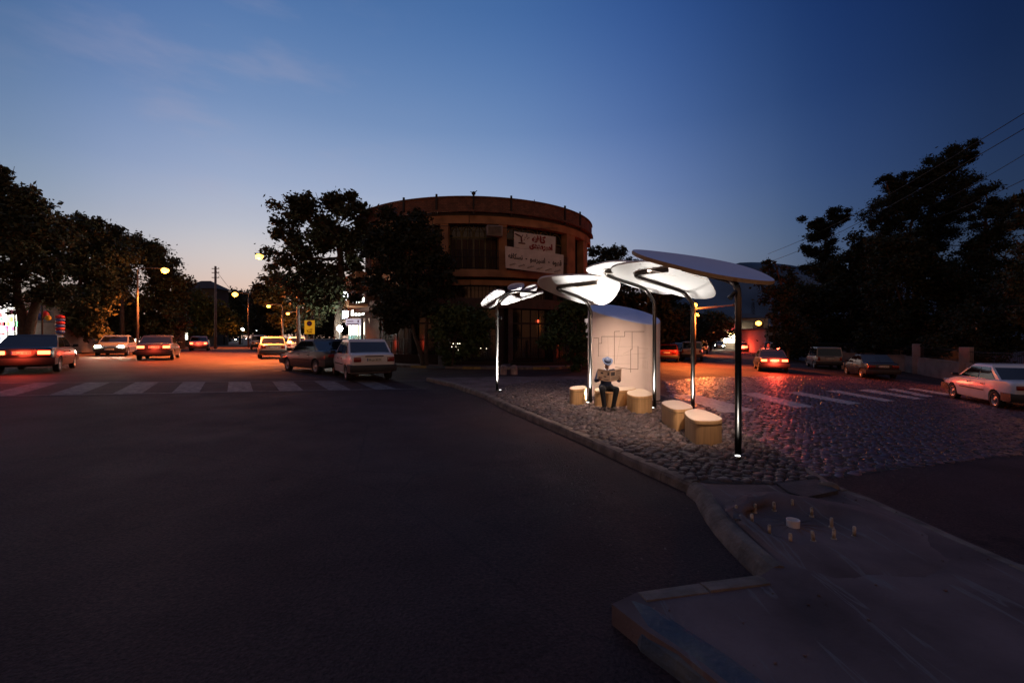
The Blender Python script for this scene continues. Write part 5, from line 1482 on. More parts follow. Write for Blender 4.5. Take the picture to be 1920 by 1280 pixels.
fence('iron_fence', 'low walled iron fence behind the trees at the left side of the round building', ang(735, 9.9) - 3, ang(832, 9.9), 9.9, .55, 1.5)
# raised footway in front of the building with a painted kerb
FW = [arc(10.4 + (1.3 if abs(a) < 30 else .6), a, 0) for a in range(-50, 61, 4)]
drape('footway', [(p.x, p.y) for p in FW] + [(p.x, p.y) for p in reversed([arc(8.0, a, 0) for a in range(-50, 61, 4)])], .10, CONC, step=1)
sweep('kerb', FW, [(-.02, -.05), (-.015, .08), (.0, .11), (.03, .125), (.12, .125), (.13, -.0)], [KERBM, KERB_YEL, KERB_BLUE], gap=.9, mats=[0, 0, 1, 2, 0, 1, 0])
for px, lab in ((944, 'pale half-painted stone post at the footway edge, nearer the slim pole'), (964, 'pale half-painted stone post at the footway edge, farther from the slim pole')):
    p = gp(px, 702, .0); mb = MB(); M = Matrix.Translation(p)
    mb.lathe([(.001, .42), (.08, .41), (.13, .36), (.15, .25), (.155, .0)], M, 14)
    o = mb.build('stone_post', mat('half_painted_stone', (.33, .22, .19), rough=.8, var=.5, scale=4)); tag(o, lab, 'post', 'stone posts at the footway edge')
def box_post(px, pyb, pyt, d, wpx, m, name, label, cat):
    b = pt(px, pyb, d); z = G(b.x, b.y); t = pt(px, pyt, d).z; w = wpx / F * d
    mb = MB(); mb.bbox((b.x, d, (z + t) / 2), (w, w * .7, t - z), bev=.02); mb.tube([(b.x - w * .3, d, t), (b.x, d, t + .12), (b.x + w * .3, d, t)], .03, 6)
    mb.box((b.x, d - w * .36, z + (t - z) * .62), (w * .7, .01, (t - z) * .4))
    o = mb.build(name, m); tag(o, label, cat)
box_post(828, 690, 637, 24.2, 12, mat('grey_blue_box', (.15, .17, .21), rough=.6, var=.25, scale=6), 'utility_box', 'pale blue grey utility box standing by the fence under the bush', 'utility box')
box_post(1099, 694, 640, 25, 15, mat('brown_pier', (.13, .06, .04), rough=.8, var=.3), 'gate_pier', 'brown brick gate pier just left of the map pillar', 'pier')

# ------------------------------------------------------------------ shops along the left street, right-hand side
def shops():
    A = pt(692, 0, 31.5); B = pt(653, 0, 43); A.z = B.z = 0
    d = (B - A).normalized(); L = (B - A).length; nrm = Vector((-d.y, d.x, 0)); nrm = nrm if nrm.x < 0 else -nrm; rz = math.atan2(d.y, d.x); z0 = G(A.x, A.y)
    root = empty('shop_building', (A.x, A.y, z0), 'two storey grey shop building with bright lit shopfronts next to the round building', 'building')
    back = -nrm
    def bx(mb, t, o, z, sx, sy, sz): c = A + d * t + nrm * o; mb.box((c.x, c.y, z), (sx, sy, sz), rotz=rz)
    mb = MB(); bx(mb, L / 2, -2.5, 2.9, L, 5, 5.8 - 2 * z0); mb.build('wall', mat('grey_shop_wall', (.16, .14, .135), rough=.85, var=.25, scale=2, bump=.3, bscale=20), root)
    mb = MB(); bx(mb, 6.5, -1.5, 6.1, 4.2, 3, 1.1); mb.build('roof_block', mat('grey_block', (.20, .19, .19), rough=.9, var=.2, scale=4), root)
    mb = MB(); bx(mb, L / 2, .5, 3.05, L, 1.2, .12); mb.build('awning', CORR, root)
    cols = [(1, .93, .80), (.95, .98, 1.0), (1, .85, .55), (1, .95, .85)]
    for i in range(5):
        t = 1.3 + i * 2.35; c = cols[i % 4]
        m = mat('lit_shop_window', (.8, .78, .7), rough=.4, emit=c, estr=(1.6, 4.0, 8.0, 10.0, 10.0)[i])
        g = MB(); bx(g, t, .02, 1.45 + z0, 2.0, .06, 2.3); w = g.build('window', m, root)
        f = MB()
        for k in (-1, 0, 1): bx(f, t + k * 1.0, .07, 1.45 + z0, .07, .06, 2.4)
        bx(f, t, .07, .75 + z0, 2.0, .05, .06); f.build('frame', IRONB, w)
        s_ = MB(); rr = random.Random(i)
        for k in range(12): bx(s_, t + rr.uniform(-.9, .9), .12, z0 + rr.choice((.55, 1.0, 1.5)), rr.uniform(.1, .3), .12, rr.uniform(.2, .4))
        s_.build('goods', mat('mixed_goods', (.35, .16, .06), rough=.6, var=.9, scale=3, col2=(.05, .22, .24)), w)
    m = mat('lit_upper_window', (.8, .85, .7), rough=.4, emit=(.93, 1, .86), estr=6)
    for i in range(4):
        g = MB(); bx(g, 3.0 + i * 2.1, .03, 3.95, 1.2, .06, 1.25); w = g.build('window', m, root)
        f = MB(); bx(f, 3.0 + i * 2.1, .08, 3.95, .06, .05, 1.3); f.build('frame', IRONB, w)
    # lit vertical blade sign
    c = A + d * 9.5 + nrm * .6
    mb = MB(); mb.box((c.x, c.y, 4.3), (.5, .12, 2.6), rotz=rz + pi / 2); o = mb.build('blade_sign', mat('lit_blade', (.8, .85, .95), rough=.4, emit=(.82, .9, 1), estr=9)); tag(o, 'tall white lit blade sign standing out from the shop building', 'sign')
    lamp('AREA', 'shop_glow', A + d * 6 + nrm * 1.0 + Vector((0, 0, 2.0)), 130, (1, .9, .74), root, shape='RECTANGLE', size=9, size_y=1.6).rotation_euler = (rad(90), 0, math.atan2(nrm.y, nrm.x) - pi / 2 + pi)
    return A, d, nrm
SA, SD_, SN = shops()
WHB = mat('lit_sign_face', (.75, .72, .82), rough=.5, emit=(.82, .76, .95), estr=.55)
def street_sign():
    d = 27.0; b = gz(pt(679, 0, d).x, d); root = empty('sign_box', b, 'white horizontal sign box on a slim post above the nearest white car', 'sign')
    mb = MB(); mb.box((b.x, d, (b.z + pt(0, 596, d).z) / 2), (.09, .09, pt(0, 596, d).z - b.z)); mb.build('post', CORR, root)
    p0 = pt(650, 598, d); p1 = pt(677, 610, d); c = (p0 + p1) / 2
    mb = MB(); mb.bbox((c.x, d - .08, c.z), (p1.x - p0.x, .14, p0.z - p1.z), bev=.02); f = mb.build('panel', WHB, root)
    mb = MB()
    for k, (u0, u1, v) in enumerate(((.1, .55, .62), (.05, .9, .22))): mb.box((p0.x + (p1.x - p0.x) * (u0 + u1) / 2, d - .154, p1.z + (p0.z - p1.z) * v), ((p1.x - p0.x) * (u1 - u0), .006, .05))
    mb.box((p0.x + (p1.x - p0.x) * .86, d - .154, c.z + .05), (.07, .006, .16)); mb.build('print', REDP, root)
street_sign()
BULB = mat('bare_bulb', (1, 1, 1), rough=.3, emit=(.95, 1, .92), estr=110)
def floodlight():
    d = 27.5; b = gz(pt(637, 0, d).x, d); z = pt(0, 617, d).z
    root = empty('flood_lamp', b, 'dazzling white lamp on a short post in front of the shops', 'lamp')
    mb = MB(); mb.cyl(b, (b.x, d, z - .1), .04, .03, 8); mb.lathe([(.03, -.14), (.12, -.06), (.13, -.02)], Matrix.Translation((b.x, d, z)), 14); mb.build('post', IRONB, root)
    mb = MB(); mb.ball((b.x, d, z + .04), .17, 14, 10); mb.build('bulb', BULB, root)
    lamp('POINT', 'flood_glow', (b.x, d - .3, z + .05), 160, (.95, 1, .92), root, .12)
floodlight()
YEL = mat('yellow_sign_added_glow', (.85, .42, .02), rough=.5, var=.05, emit=(1, .48, .02), estr=.4); BLU = mat('sign_blue', (.05, .10, .34), rough=.5); SRED = mat('sign_ring_red', (.45, .05, .04), rough=.5)  # yellow panel is no lamp; its glow is added to look lit
def taxi_sign():
    d = 23.0; b = gz(pt(583, 0, d).x, d, .0); root = empty('taxi_sign', b, 'yellow no-parking taxi rank sign on a post behind the grey sedan', 'sign')
    p0 = pt(571, 600.5, d); p1 = pt(590, 626, d); c = (p0 + p1) / 2; w = p1.x - p0.x; h = p0.z - p1.z
    mb = MB(); mb.cyl((b.x + .05, d + .06, b.z), (b.x + .05, d + .06, pt(0, 592, d).z), .05, .05, 10); mb.build('post', CORR, root)
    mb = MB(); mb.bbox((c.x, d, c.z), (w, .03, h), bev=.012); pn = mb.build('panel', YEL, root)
    cc = Vector((c.x, d - .02, c.z + h * .27)); R_ = Matrix.Translation(cc) @ Matrix.Rotation(pi / 2, 4, 'X')
    mb = MB(); mb.lathe([(.001, .004), (w * .21, .004)], R_, 28); mb.build('blue_disc', BLU, root)
    mb = MB(); mb.lathe([(w * .20, .004), (w * .20, .010), (w * .26, .010), (w * .26, .0)], R_, 28)
    M = Matrix.Rotation(rad(45), 3, 'Y'); mb.box(cc + Vector((0, -.010, 0)), (w * .42, .006, .035), M=M); mb.build('red_ring', SRED, root)
    t = MB(); text_mb(t, '\uFBFD\uFEB4\uFB90\uFE8E\uFE97', (c.x - w * .3, d - .022, c.z - h * .22), (1, 0, 0), (0, 0, 1), .11, .004, width=w * .6); 
    text_mb(t, 'TAXI', (c.x - w * .26, d - .022, c.z - h * .42), (1, 0, 0), (0, 0, 1), .14, .006, width=w * .52); t.build('lettering', REDP, root)
taxi_sign()
def hanging_sign():
    d = 30.2; c = pt(699, 605, d); mb = MB()
    mb.bbox(c, (.44, .10, .72), bev=.02, M=Matrix.Rotation(rad(-14), 3, 'Y')); mb.box(c + Vector((.1, .0, .5)), (.04, .04, .4))
    o = mb.build('hanging_sign', mat('dim_lit_sign', (.5, .42, .33), rough=.6, var=.3, scale=5, emit=(1, .8, .6), estr=.14)); tag(o, 'tilted cream box sign hanging under the street canopy of the round building', 'sign')
    d = 30.5; root = empty('roller_shutter', gz(pt(711, 0, d).x, d), 'pale striped roller shutter in the wall behind the nearest white car', 'shutter'); mb = MB(); b = gz(pt(711, 0, d).x, d)
    for i in range(8): mb.box((b.x - .24 + i * .07, d - .25, b.z + 1.2), (.05, .05, 2.3))
    mb.build('slats', mat('shutter_white', (.42, .33, .32), rough=.6, var=.2), root)
    mb = MB(); mb.box((b.x, d - .2, b.z + 1.2), (.62, .03, 2.4)); mb.build('backing', DARKW, root)
hanging_sign()
# ------------------------------------------------------------------ trees
LEAF = [mat('leaf_plane', (.040, .048, .020), rough=.7, var=.5, scale=.9, spec=.3), mat('leaf_dark', (.024, .030, .016), rough=.75, var=.5, scale=.9, spec=.25), mat('leaf_pine', (.016, .024, .016), rough=.8, var=.5, scale=.9, spec=.2), mat('leaf_fresh', (.050, .075, .022), rough=.7, var=.5, scale=1.2, spec=.3)]
BARK = mat('bark', (.065, .045, .033), rough=.95, var=.4, scale=7, bump=.8, bscale=24)
def tree(label, D, clumps, trunks, leaf=.22, dens=1.0, lm=0, name='tree', cat='tree', group=None, trunk_r=.2, needle=False, depth=.85, limbs=True):
    """clumps: (px, py, rx, ry) of the crown at distance D; trunks: pixel paths from the ground up"""
    rr = random.Random(hash(label) % 1000003 if False else sum(ord(c) * (i + 1) for i, c in enumerate(label)))
    k = D / F
    bpx = trunks[0][0] if trunks else (sum(c[0] for c in clumps) / len(clumps), 0)
    base = gz((bpx[0] - CX) * k, D)
    root = empty(name, base, label, cat, group)
    C = []
    for (x, y, rx, ry) in clumps:
        ry = ry * (1.35 if needle else 1.0); r3 = Vector((rx * k, (rx + ry) / 2 * k * depth, ry * k)); c = pt(x, y, D) + Vector((0, rr.uniform(-.35, .35) * r3.y, 0)); C.append((c, r3))
    tb = MB()
    ends = []
    for path in trunks:
        P = []
        for i, (x, y) in enumerate(path):
            p = gz((x - CX) * k, D, -.1) if i == 0 else pt(x, y, D)
            P.append(p + Vector((rr.uniform(-.06, .06), rr.uniform(-.15, .15) * (i > 0), 0)))
        n = len(P); P2 = chaikin(P, 2, False); m = len(P2)
        tb.tube(P2, [trunk_r * (1.25 if i == 0 else 1) * (1 - .55 * i / m) for i in range(m)], 10)
        ends.append((P2[-1], P2[int(m * .7)], trunk_r * .5))
    if limbs and ends:
        for c, r3 in C:
            e = min(ends, key=lambda q: (q[0] - c).length)
            s = e[0] if (e[0] - c).length < (e[1] - c).length else e[1]
            mid = s.lerp(c, .5) + Vector((rr.uniform(-.2, .2), rr.uniform(-.2, .2), -.12 * (c - s).length))
            L_ = (c - s).length
            tb.tube(chaikin([s, mid, c], 2, False), [max(.02, e[2] * (1 - .8 * i / 9)) for i in range(10)][:len(chaikin([s, mid, c], 2, False))] if len(chaikin([s, mid, c], 2, False)) <= 10 else .05, 6)
            for _ in range(4):
                q = c + Vector((rr.gauss(0, .5) * r3.x, rr.gauss(0, .5) * r3.y, rr.gauss(.1, .5) * r3.z))
                tb.tube([mid.lerp(c, rr.uniform(.3, 1)), q], [.035, .012], 4)
    if tb.v: tb.build('trunk', BARK, root)
    cr = MB(); V = []; Fc = []
    for c, r3 in C:
        area = (r3.x * r3.y + r3.y * r3.z + r3.x * r3.z) / 3
        nsub = max(5, int(8 + area * 2.2))
        for _ in range(nsub):
            # sprays sit towards the outside of the clump
            d = Vector((rr.gauss(0, 1), rr.gauss(0, 1), rr.gauss(0, 1))).normalized(); t = rr.uniform(.25, 1.02) ** .6
            sc = c + Vector((d.x * r3.x, d.y * r3.y, d.z * r3.z)) * t * .92
            sr = rr.uniform(.26, .52) * (r3.x + r3.y + r3.z) / 3
            nl = min(300, int(dens * (44 if not needle else 70) * sr * sr / (leaf * leaf)) + 20)
            for _ in range(nl):
                q = Vector((rr.gauss(0, .52), rr.gauss(0, .52), rr.gauss(0, .40 if not needle else .36)))
                p = sc + q * sr
                s = leaf * rr.choice((.45, .7, .85, 1.0, 1.2, 1.5)) * rr.uniform(.85, 1.15)
                a = Vector((rr.gauss(0, 1), rr.gauss(0, 1), rr.gauss(0, .7))).normalized()
                b = a.cross(Vector((rr.gauss(0, 1), rr.gauss(0, 1), rr.gauss(0, 1)))).normalized()
                w = s * (.55 if not needle else .36)
                i0 = len(V)
                V += [p - a * s * .5, p + b * w * .5 + a * s * .04, p + a * s * .5, p - b * w * .5 + a * s * .04]
                Fc.append((i0, i0 + 1, i0 + 2, i0 + 3))
    cr.v = [tuple(v) for v in V]; cr.f = Fc; cr.m = [0] * len(Fc); cr.sm = [False] * len(Fc)
    cr.build('crown', LEAF[lm], root)
    return root
GL = 'street trees of the left row'; GRT = 'trees behind the low wall on the right'
tree('large dark street tree at the left edge with its forked trunk by the lit shop', 27, [(3, 332, 28, 28), (33, 378, 52, 34), (8, 425, 60, 55), (72, 432, 55, 42), (45, 505, 60, 45), (95, 535, 50, 40), (20, 555, 45, 30), (-40, 450, 60, 80)], [[(42, 650), (44, 600), (34, 560), (30, 500)], [(44, 605), (60, 575), (80, 530)]], .26, 1.0, 0, group=GL, trunk_r=.30)
tree('second street tree from the left edge, leaning over the parked estate cars', 35, [(125, 420, 45, 20), (160, 432, 50, 26), (115, 475, 55, 45), (180, 490, 55, 50), (150, 545, 60, 42), (130, 590, 45, 28), (190, 560, 35, 30), (170, 610, 50, 24), (110, 615, 30, 22)], [[(140, 650), (143, 600), (150, 540), (155, 480)]], .26, 1.0, 0, group=GL, trunk_r=.18)
tree('street tree whose leaves glow orange around the first street lamp', 44, [(205, 448, 38, 22), (262, 470, 50, 26), (228, 515, 55, 45), (290, 500, 48, 42), (325, 535, 28, 36), (268, 575, 62, 45), (312, 590, 40, 36), (225, 590, 40, 35), (200, 610, 40, 24), (260, 622, 50, 18), (320, 615, 40, 22)], [[(229, 650), (230, 590), (236, 530)], [(285, 650), (284, 600), (284, 540)]], .28, 1.0, 0, group=GL, trunk_r=.20)
tree('smaller green street tree beyond the first street lamp', 66, [(372, 572, 34, 28), (405, 590, 34, 30), (425, 606, 26, 22), (350, 600, 32, 28), (380, 612, 40, 18)], [[(372, 645), (373, 600), (376, 570)]], .34, 1.0, 3, group=GL, trunk_r=.2)
tree('round dark tree far down the left street under the second lamp', 95, [(436, 562, 30, 20), (420, 585, 30, 24), (500, 612, 40, 20), (430, 618, 50, 14), (462, 578, 34, 24), (440, 600, 40, 24), (480, 600, 34, 24), (415, 608, 22, 20)], [[(450, 640), (450, 600), (452, 575)]], .5, 1.0, 1, group=GL, trunk_r=.25)
tree('dark tree at the far right end of the left street', 78, [(520, 590, 40, 30), (500, 562, 30, 30), (545, 600, 40, 26), (510, 610, 50, 18)], [[(520, 640), (520, 600), (515, 570)]], .42, 1.0, 1, group=GL, trunk_r=.22)
tree('dark leafy tree beside the big one, over the row of parked cars', 42, [(512, 520, 24, 26), (505, 548, 26, 22), (540, 555, 45, 36), (565, 590, 45, 30), (528, 590, 32, 24)], [[(580, 650), (572, 600), (556, 560)], [(584, 650), (590, 590), (580, 550)]], .28, 1.0, 0, group=GL, trunk_r=.14)
tree('tall spreading tree standing between the yellow sign and the round building', 28.5, [(548, 395, 42, 26), (600, 385, 45, 24), (652, 384, 36, 22), (690, 392, 24, 18), (535, 430, 36, 30), (588, 430, 60, 40), (650, 430, 55, 40), (540, 470, 40, 30), (600, 485, 55, 36), (665, 470, 40, 36), (570, 530, 55, 36), (630, 555, 50, 34), (585, 570, 50, 32), (672, 520, 22, 24)], [[(636, 650), (636, 600), (637, 540), (640, 490), (632, 430)]], .24, .85, 0, group=GL, trunk_r=.30)
tree('tall dark double-stemmed tree covering the left half of the round building', 23.2, [(722, 415, 34, 26), (768, 420, 40, 24), (712, 462, 34, 36), (765, 468, 55, 40), (808, 462, 32, 40), (728, 520, 44, 40), (790, 520, 52, 44), (836, 510, 22, 34), (765, 572, 55, 40), (815, 560, 36, 34), (740, 600, 30, 26)], [[(793, 698), (788, 660), (776, 625), (768, 580), (760, 500)], [(799, 698), (800, 655), (802, 600), (800, 520)]], .21, .9, 1, trunk_r=.12)
tree('rounded dark bush in front of the fence left of the slim canopy pole', 23.0, [(862, 588, 46, 28), (890, 612, 40, 32), (845, 625, 42, 34), (880, 640, 44, 26), (838, 665, 14, 26)], [[(846, 692), (850, 650), (860, 610)]], .19, .85, 3, 'bush', 'bush', trunk_r=.07)
tree('leafy green tree against the round building just left of the map pillar', 23.4, [(1052, 590, 40, 26), (1080, 606, 30, 40), (1040, 622, 38, 32), (1075, 640, 28, 36), (1094, 580, 20, 24)], [[(1086, 696), (1084, 650), (1072, 600)]], .19, .9, 3, trunk_r=.08)
tree('small shrub at the footway edge by the brown brick pier', 22.8, [(1084, 672, 14, 22), (1090, 655, 10, 14), (1078, 690, 10, 10)], [], .12, 1.0, 3, 'shrub', 'shrub', limbs=False)
tree('tree top showing over the roof end of the round building', 50, [(1122, 476, 24, 14), (1152, 474, 26, 12), (1168, 490, 20, 14), (1125, 500, 34, 18), (1190, 510, 34, 20)], [[(1150, 660), (1150, 560), (1146, 500)]], .30, .8, 1, trunk_r=.2)
tree('dark tree closing the gap behind the dazzling white lamp', 62, [(600, 598, 36, 26), (632, 585, 30, 34), (572, 606, 36, 20), (612, 622, 44, 14), (655, 560, 26, 36), (640, 612, 30, 18)], [[(612, 640), (612, 610), (610, 590)]], .36, 1.0, 1, group=GL, trunk_r=.2)
GM = 'dark trees along the right street behind the map pillar'
tree('dense dark tree right behind the map pillar', 38, [(1150, 560, 50, 40), (1200, 575, 50, 45), (1175, 620, 55, 45), (1235, 600, 40, 48), (1220, 640, 50, 28)], [[(1190, 672), (1190, 630), (1192, 590)]], .30, 1.0, 1, group=GM, trunk_r=.2)
tree('dark tree between the map pillar and the lamp with the long arm', 50, [(1265, 575, 36, 30), (1275, 615, 46, 40), (1250, 560, 30, 30), (1290, 640, 34, 22)], [[(1270, 665), (1270, 630), (1270, 590)]], .34, 1.0, 1, group=GM, trunk_r=.2)
tree('rounded tree lit orange below by the lamps on the right street', 72, [(1330, 602, 30, 22), (1352, 618, 26, 26), (1318, 628, 36, 22), (1345, 600, 24, 16)], [[(1332, 652), (1332, 630), (1334, 605)]], .42, 1.0, 0, group=GM, trunk_r=.2)
tree('small bare-topped tree beside the tip of the nearest canopy', 34, [(1438, 500, 14, 14), (1465, 518, 24, 22), (1450, 548, 26, 34), (1478, 575, 34, 40), (1495, 625, 36, 36), (1458, 600, 22, 30)], [[(1478, 676), (1478, 630), (1470, 570), (1452, 490)]], .20, .7, 1, group=GRT, trunk_r=.10)
tree('slim pine with flat layered tufts standing against the sky', 46, [(1524, 414, 24, 10), (1572, 404, 24, 10), (1548, 424, 30, 10), (1584, 412, 12, 8), (1540, 448, 30, 14), (1520, 470, 18, 9), (1548, 482, 34, 14), (1530, 506, 30, 12), (1552, 520, 26, 10), (1545, 545, 24, 14)], [[(1542, 676), (1543, 600), (1545, 500), (1550, 415)]], .26, 1.3, 2, 'pine_tree', 'pine', group=GRT, trunk_r=.14, needle=True)
tree('broad dark tree in front of the slim pine', 43, [(1618, 458, 42, 20), (1600, 500, 48, 36), (1650, 500, 40, 40), (1560, 570, 50, 45), (1620, 565, 60, 50), (1580, 625, 60, 40), (1530, 610, 40, 44), (1645, 620, 50, 40), (1500, 560, 40, 40), (1570, 520, 40, 30), (1520, 650, 60, 24)], [[(1590, 680), (1590, 620), (1605, 540)]], .28, 1.0, 1, group=GRT, trunk_r=.2)
tree('tallest leaning pine with a windswept top among the right hand trees', 37, [(1806, 284, 28, 14), (1778, 300, 34, 18), (1742, 318, 36, 14), (1812, 302, 16, 10), (1662, 334, 18, 7), (1700, 342, 32, 12), (1745, 346, 50, 18), (1672, 384, 34, 14), (1715, 388, 55, 24), (1770, 378, 44, 18), (1650, 412, 40, 18), (1700, 430, 50, 24), (1755, 425, 46, 24), (1740, 462, 44, 18), (1690, 465, 34, 14), (1790, 345, 40, 20), (1720, 360, 50, 16), (1775, 400, 40, 20)], [[(1722, 690), (1724, 600), (1726, 480), (1745, 380), (1785, 300)], [(1696, 690), (1698, 590), (1700, 500), (1704, 440)]], .22, 1.2, 2, 'pine_tree', 'pine', group=GRT, trunk_r=.17, needle=True)
tree('dark pine with spreading boughs near the right edge', 33, [(1850, 358, 24, 14), (1838, 382, 34, 14), (1882, 392, 40, 18), (1840, 420, 46, 20), (1900, 430, 36, 24), (1868, 455, 50, 24), (1820, 470, 34, 16), (1895, 490, 46, 28), (1835, 505, 44, 24), (1800, 520, 40, 30), (1910, 540, 40, 34), (1860, 540, 50, 30)], [[(1838, 700), (1838, 600), (1840, 470), (1850, 380)]], .20, 1.2, 2, 'pine_tree', 'pine', group=GRT, trunk_r=.13, needle=True)
tree('low spreading dark tree over the wall in the middle of the right hand trees', 35, [(1690, 545, 60, 44), (1740, 580, 60, 50), (1680, 610, 56, 50), (1790, 560, 56, 44), (1730, 640, 60, 34), (1640, 655, 40, 22), (1660, 480, 50, 40), (1720, 500, 50, 40), (1760, 520, 50, 36)], [[(1708, 700), (1707, 650), (1700, 600)]], .24, 1.0, 1, group=GRT, trunk_r=.2)
tree('dark overhanging tree behind the white sedan at the right edge', 30, [(1820, 610, 60, 44), (1870, 570, 50, 44), (1900, 620, 60, 50), (1850, 655, 56, 26), (1790, 640, 50, 30), (1940, 560, 60, 60)], [[(1812, 716), (1816, 680), (1835, 645), (1850, 610)]], .20, 1.0, 1, group=GRT, trunk_r=.11)
tree('tree at the extreme right edge whose leaves catch red orange lamp light', 25, [(1925, 520, 34, 40), (1935, 570, 40, 40), (1932, 370, 18, 24), (1945, 440, 30, 60)], [[(1950, 720), (1948, 620), (1940, 540)]], .19, .9, 0, group=GRT, trunk_r=.12)

# ------------------------------------------------------------------ street lamps
SOD = mat('sodium_globe', (1, .6, .2), rough=.3, emit=(1, .40, .05), estr=11); STEEL = mat('grey_steel', (.12, .115, .11), rough=.5, metal=.6, var=.2)
def street_lamp(label, px, py, D, side, arm=1.6, power=1500, r=.17, base_h=None):
    L_ = pt(px, py, D); base = gz(L_.x + side * arm, D)
    root = empty('street_lamp', base, label, 'street lamp', 'sodium street lamps')
    mb = MB(); top = Vector((base.x, D, L_.z + .12))
    mb.tube([base, base.lerp(top, .5), top - Vector((0, 0, .5))], [.10, .085, .065], 10)
    mb.tube(chaikin([top - Vector((0, 0, .5)), top - Vector((0, 0, .02)), Vector((base.x - side * .4, D, L_.z + .2)), Vector((L_.x + side * .2, D, L_.z + .16))], 3, False), .04, 8)
    mb.build('pole', STEEL, root)
    mb = MB(); mb.ball((L_.x + side * .02, D, L_.z + .14), (.34, .16, .09), 14, 8); mb.build('head', STEEL, root)
    mb = MB(); mb.ball((L_.x, D - .03, L_.z), (r * 1.5, r * 1.2, r * 1.15), 14, 10); mb.build('globe', SOD, root)
    sl = lamp('SPOT', 'sodium_light', (L_.x, D - .1, L_.z - .3), power * 1.1, (1, .20, .035), root, .18, spot_size=rad(128), spot_blend=.75); aim(sl, (0, -.12, -1))
    lamp('POINT', 'sodium_spill', (L_.x, D - .1, L_.z - .35), min(power, 6000) * .05, (1, .24, .04), root, .18)
street_lamp('street lamp glowing orange inside the left tree crowns', 310, 507, 36, -1, 2.2, 14000, .19)
street_lamp('street lamp on a long arm against the pale sky beside the tall spreading tree', 487, 481, 31, 1, 2.6, 24000, .17)
street_lamp('orange street lamp over the dark trees in the middle of the left street', 441, 552, 62, 1, 1.8, 9000, .25)
street_lamp('small orange street lamp farther along, right of the middle one', 504, 574, 40, 1, 1.2, 2200, .11)
street_lamp('smallest orange street lamp beside the row of trees by the yellow sign', 540, 588, 39, 1, 1.0, 1500, .09)
street_lamp('orange street lamp just right of the fourth shelter pole, lower of the pair', 1304, 591, 52, -1, 1.8, 8000, .27)
street_lamp('orange street lamp in the rounded tree on the right street', 1340, 593, 74, -1, 1.6, 4500, .27)
street_lamp('faint tiny orange street lamp at the end of the right street', 1353, 600, 120, -1, 1.6, 1000, .22)
street_lamp('lone orange street lamp beside the small tree on the right street', 1422, 606, 66, 1, 1.6, 1500, .27)
street_lamp('street lamp beyond the right edge that reddens the leaves there', 1985, 560, 19.5, 1, .8, 1000, .16)
street_lamp('street lamp glimmering low through the right hand trees', 1800, 591, 44, 1, 1.6, 500, .10)
def mast():
    D = 34; b = gz(pt(1303, 0, D).x, D); root = empty('lamp_mast', b, 'mast with an orange-lit horizontal arm just right of the fourth shelter pole', 'mast')
    t = pt(1303, 560, D); mb = MB(); mb.cyl(b, t, .10, .07, 10); mb.build('pole', STEEL, root)
    a = pt(1300, 579, D); e = pt(1376, 571.5, D); mb = MB(); mb.tube([a, a.lerp(e, .5), e], [.085, .07, .055], 10); mb.build('arm', mat('pale_painted_steel', (.5, .42, .36), rough=.45, var=.15), root)
    mb = MB()
    for k in (.50, .54): mb.cyl(a.lerp(e, k) + Vector((0, 0, -.02)), a.lerp(e, k) + Vector((.1, 0, .22)), .02, None, 6)
    mb.bbox(e, (.22, .14, .2), bev=.03); mb.build('bracket', STEEL, root)
    g = pt(1303, 572, D - .3); mb = MB(); mb.ball(g, (.17, .15, .15), 12, 8); mb.build('globe', SOD, root)
    sl = lamp('SPOT', 'sodium_light', g + Vector((0, -.3, -.2)), 9000, (1, .20, .035), root, .15, spot_size=rad(140), spot_blend=.75); aim(sl, (0, -.35, -1))
    lamp('POINT', 'sodium_spill', g + Vector((0, -.3, -.2)), 110, (1, .24, .04), root, .15)
mast()
# traffic signal far down the left street
def signal():
    D = 82; p = pt(410, 604, D); b = gz(p.x + 1, D); root = empty('traffic_light', b, 'traffic signal showing orange over green far down the left street', 'traffic light')
    mb = MB(); mb.cyl(b, (b.x, D, p.z + 1), .12, .1, 8); mb.tube([(b.x, D, p.z + .9), (p.x - 3, D, p.z + .8)], .07, 6); mb.bbox((p.x, D, p.z), (.7, .3, 1.9), bev=.05); mb.build('pole', IRONB, root)
    for z, c, nm in ((.5, (1, .35, .05), 'amber_lamp'), (-.45, (.1, 1, .35), 'green_lamp')):
        q = MB(); q.ball((p.x, D - .2, p.z + z), (.38, .15, .36), 12, 8); q.build(nm, mat(nm, c, emit=c, estr=14), root)
signal()
def low_lamps():
    m = mat('white_globe', (1, 1, 1), emit=(.95, 1, .92), estr=14)
    for i, (px, py, D, r, lab) in enumerate(((455, 617, 88, .32, 'white globe lamp low at the end of the left street, brightest of them all'), (482, 618, 90, .26, 'white globe lamp right of the brightest one'), (372, 611, 75, .22, 'white globe lamp under the smaller green tree, on its right'), (345, 612, 70, .34, 'white globe lamp under the smaller green tree, on its left'), (530, 627, 96, .18, 'tiny white globe lamp just left of the yellow sign'), (425, 612, 92, .2, 'tiny white globe lamp beside the far traffic signal'), (300, 622, 60, .2, 'small white globe lamp low under the tree lit orange'))):
        p = pt(px, py, D); b = gz(p.x, D); root = empty('globe_lamp', b, lab, 'lamp', 'white globe lamps'); mb = MB(); mb.cyl(b, p, .05, .04, 6); mb.build('pole', IRONB, root)
        mb = MB(); mb.ball(p, r, 10, 8); mb.build('globe', m, root)
low_lamps()
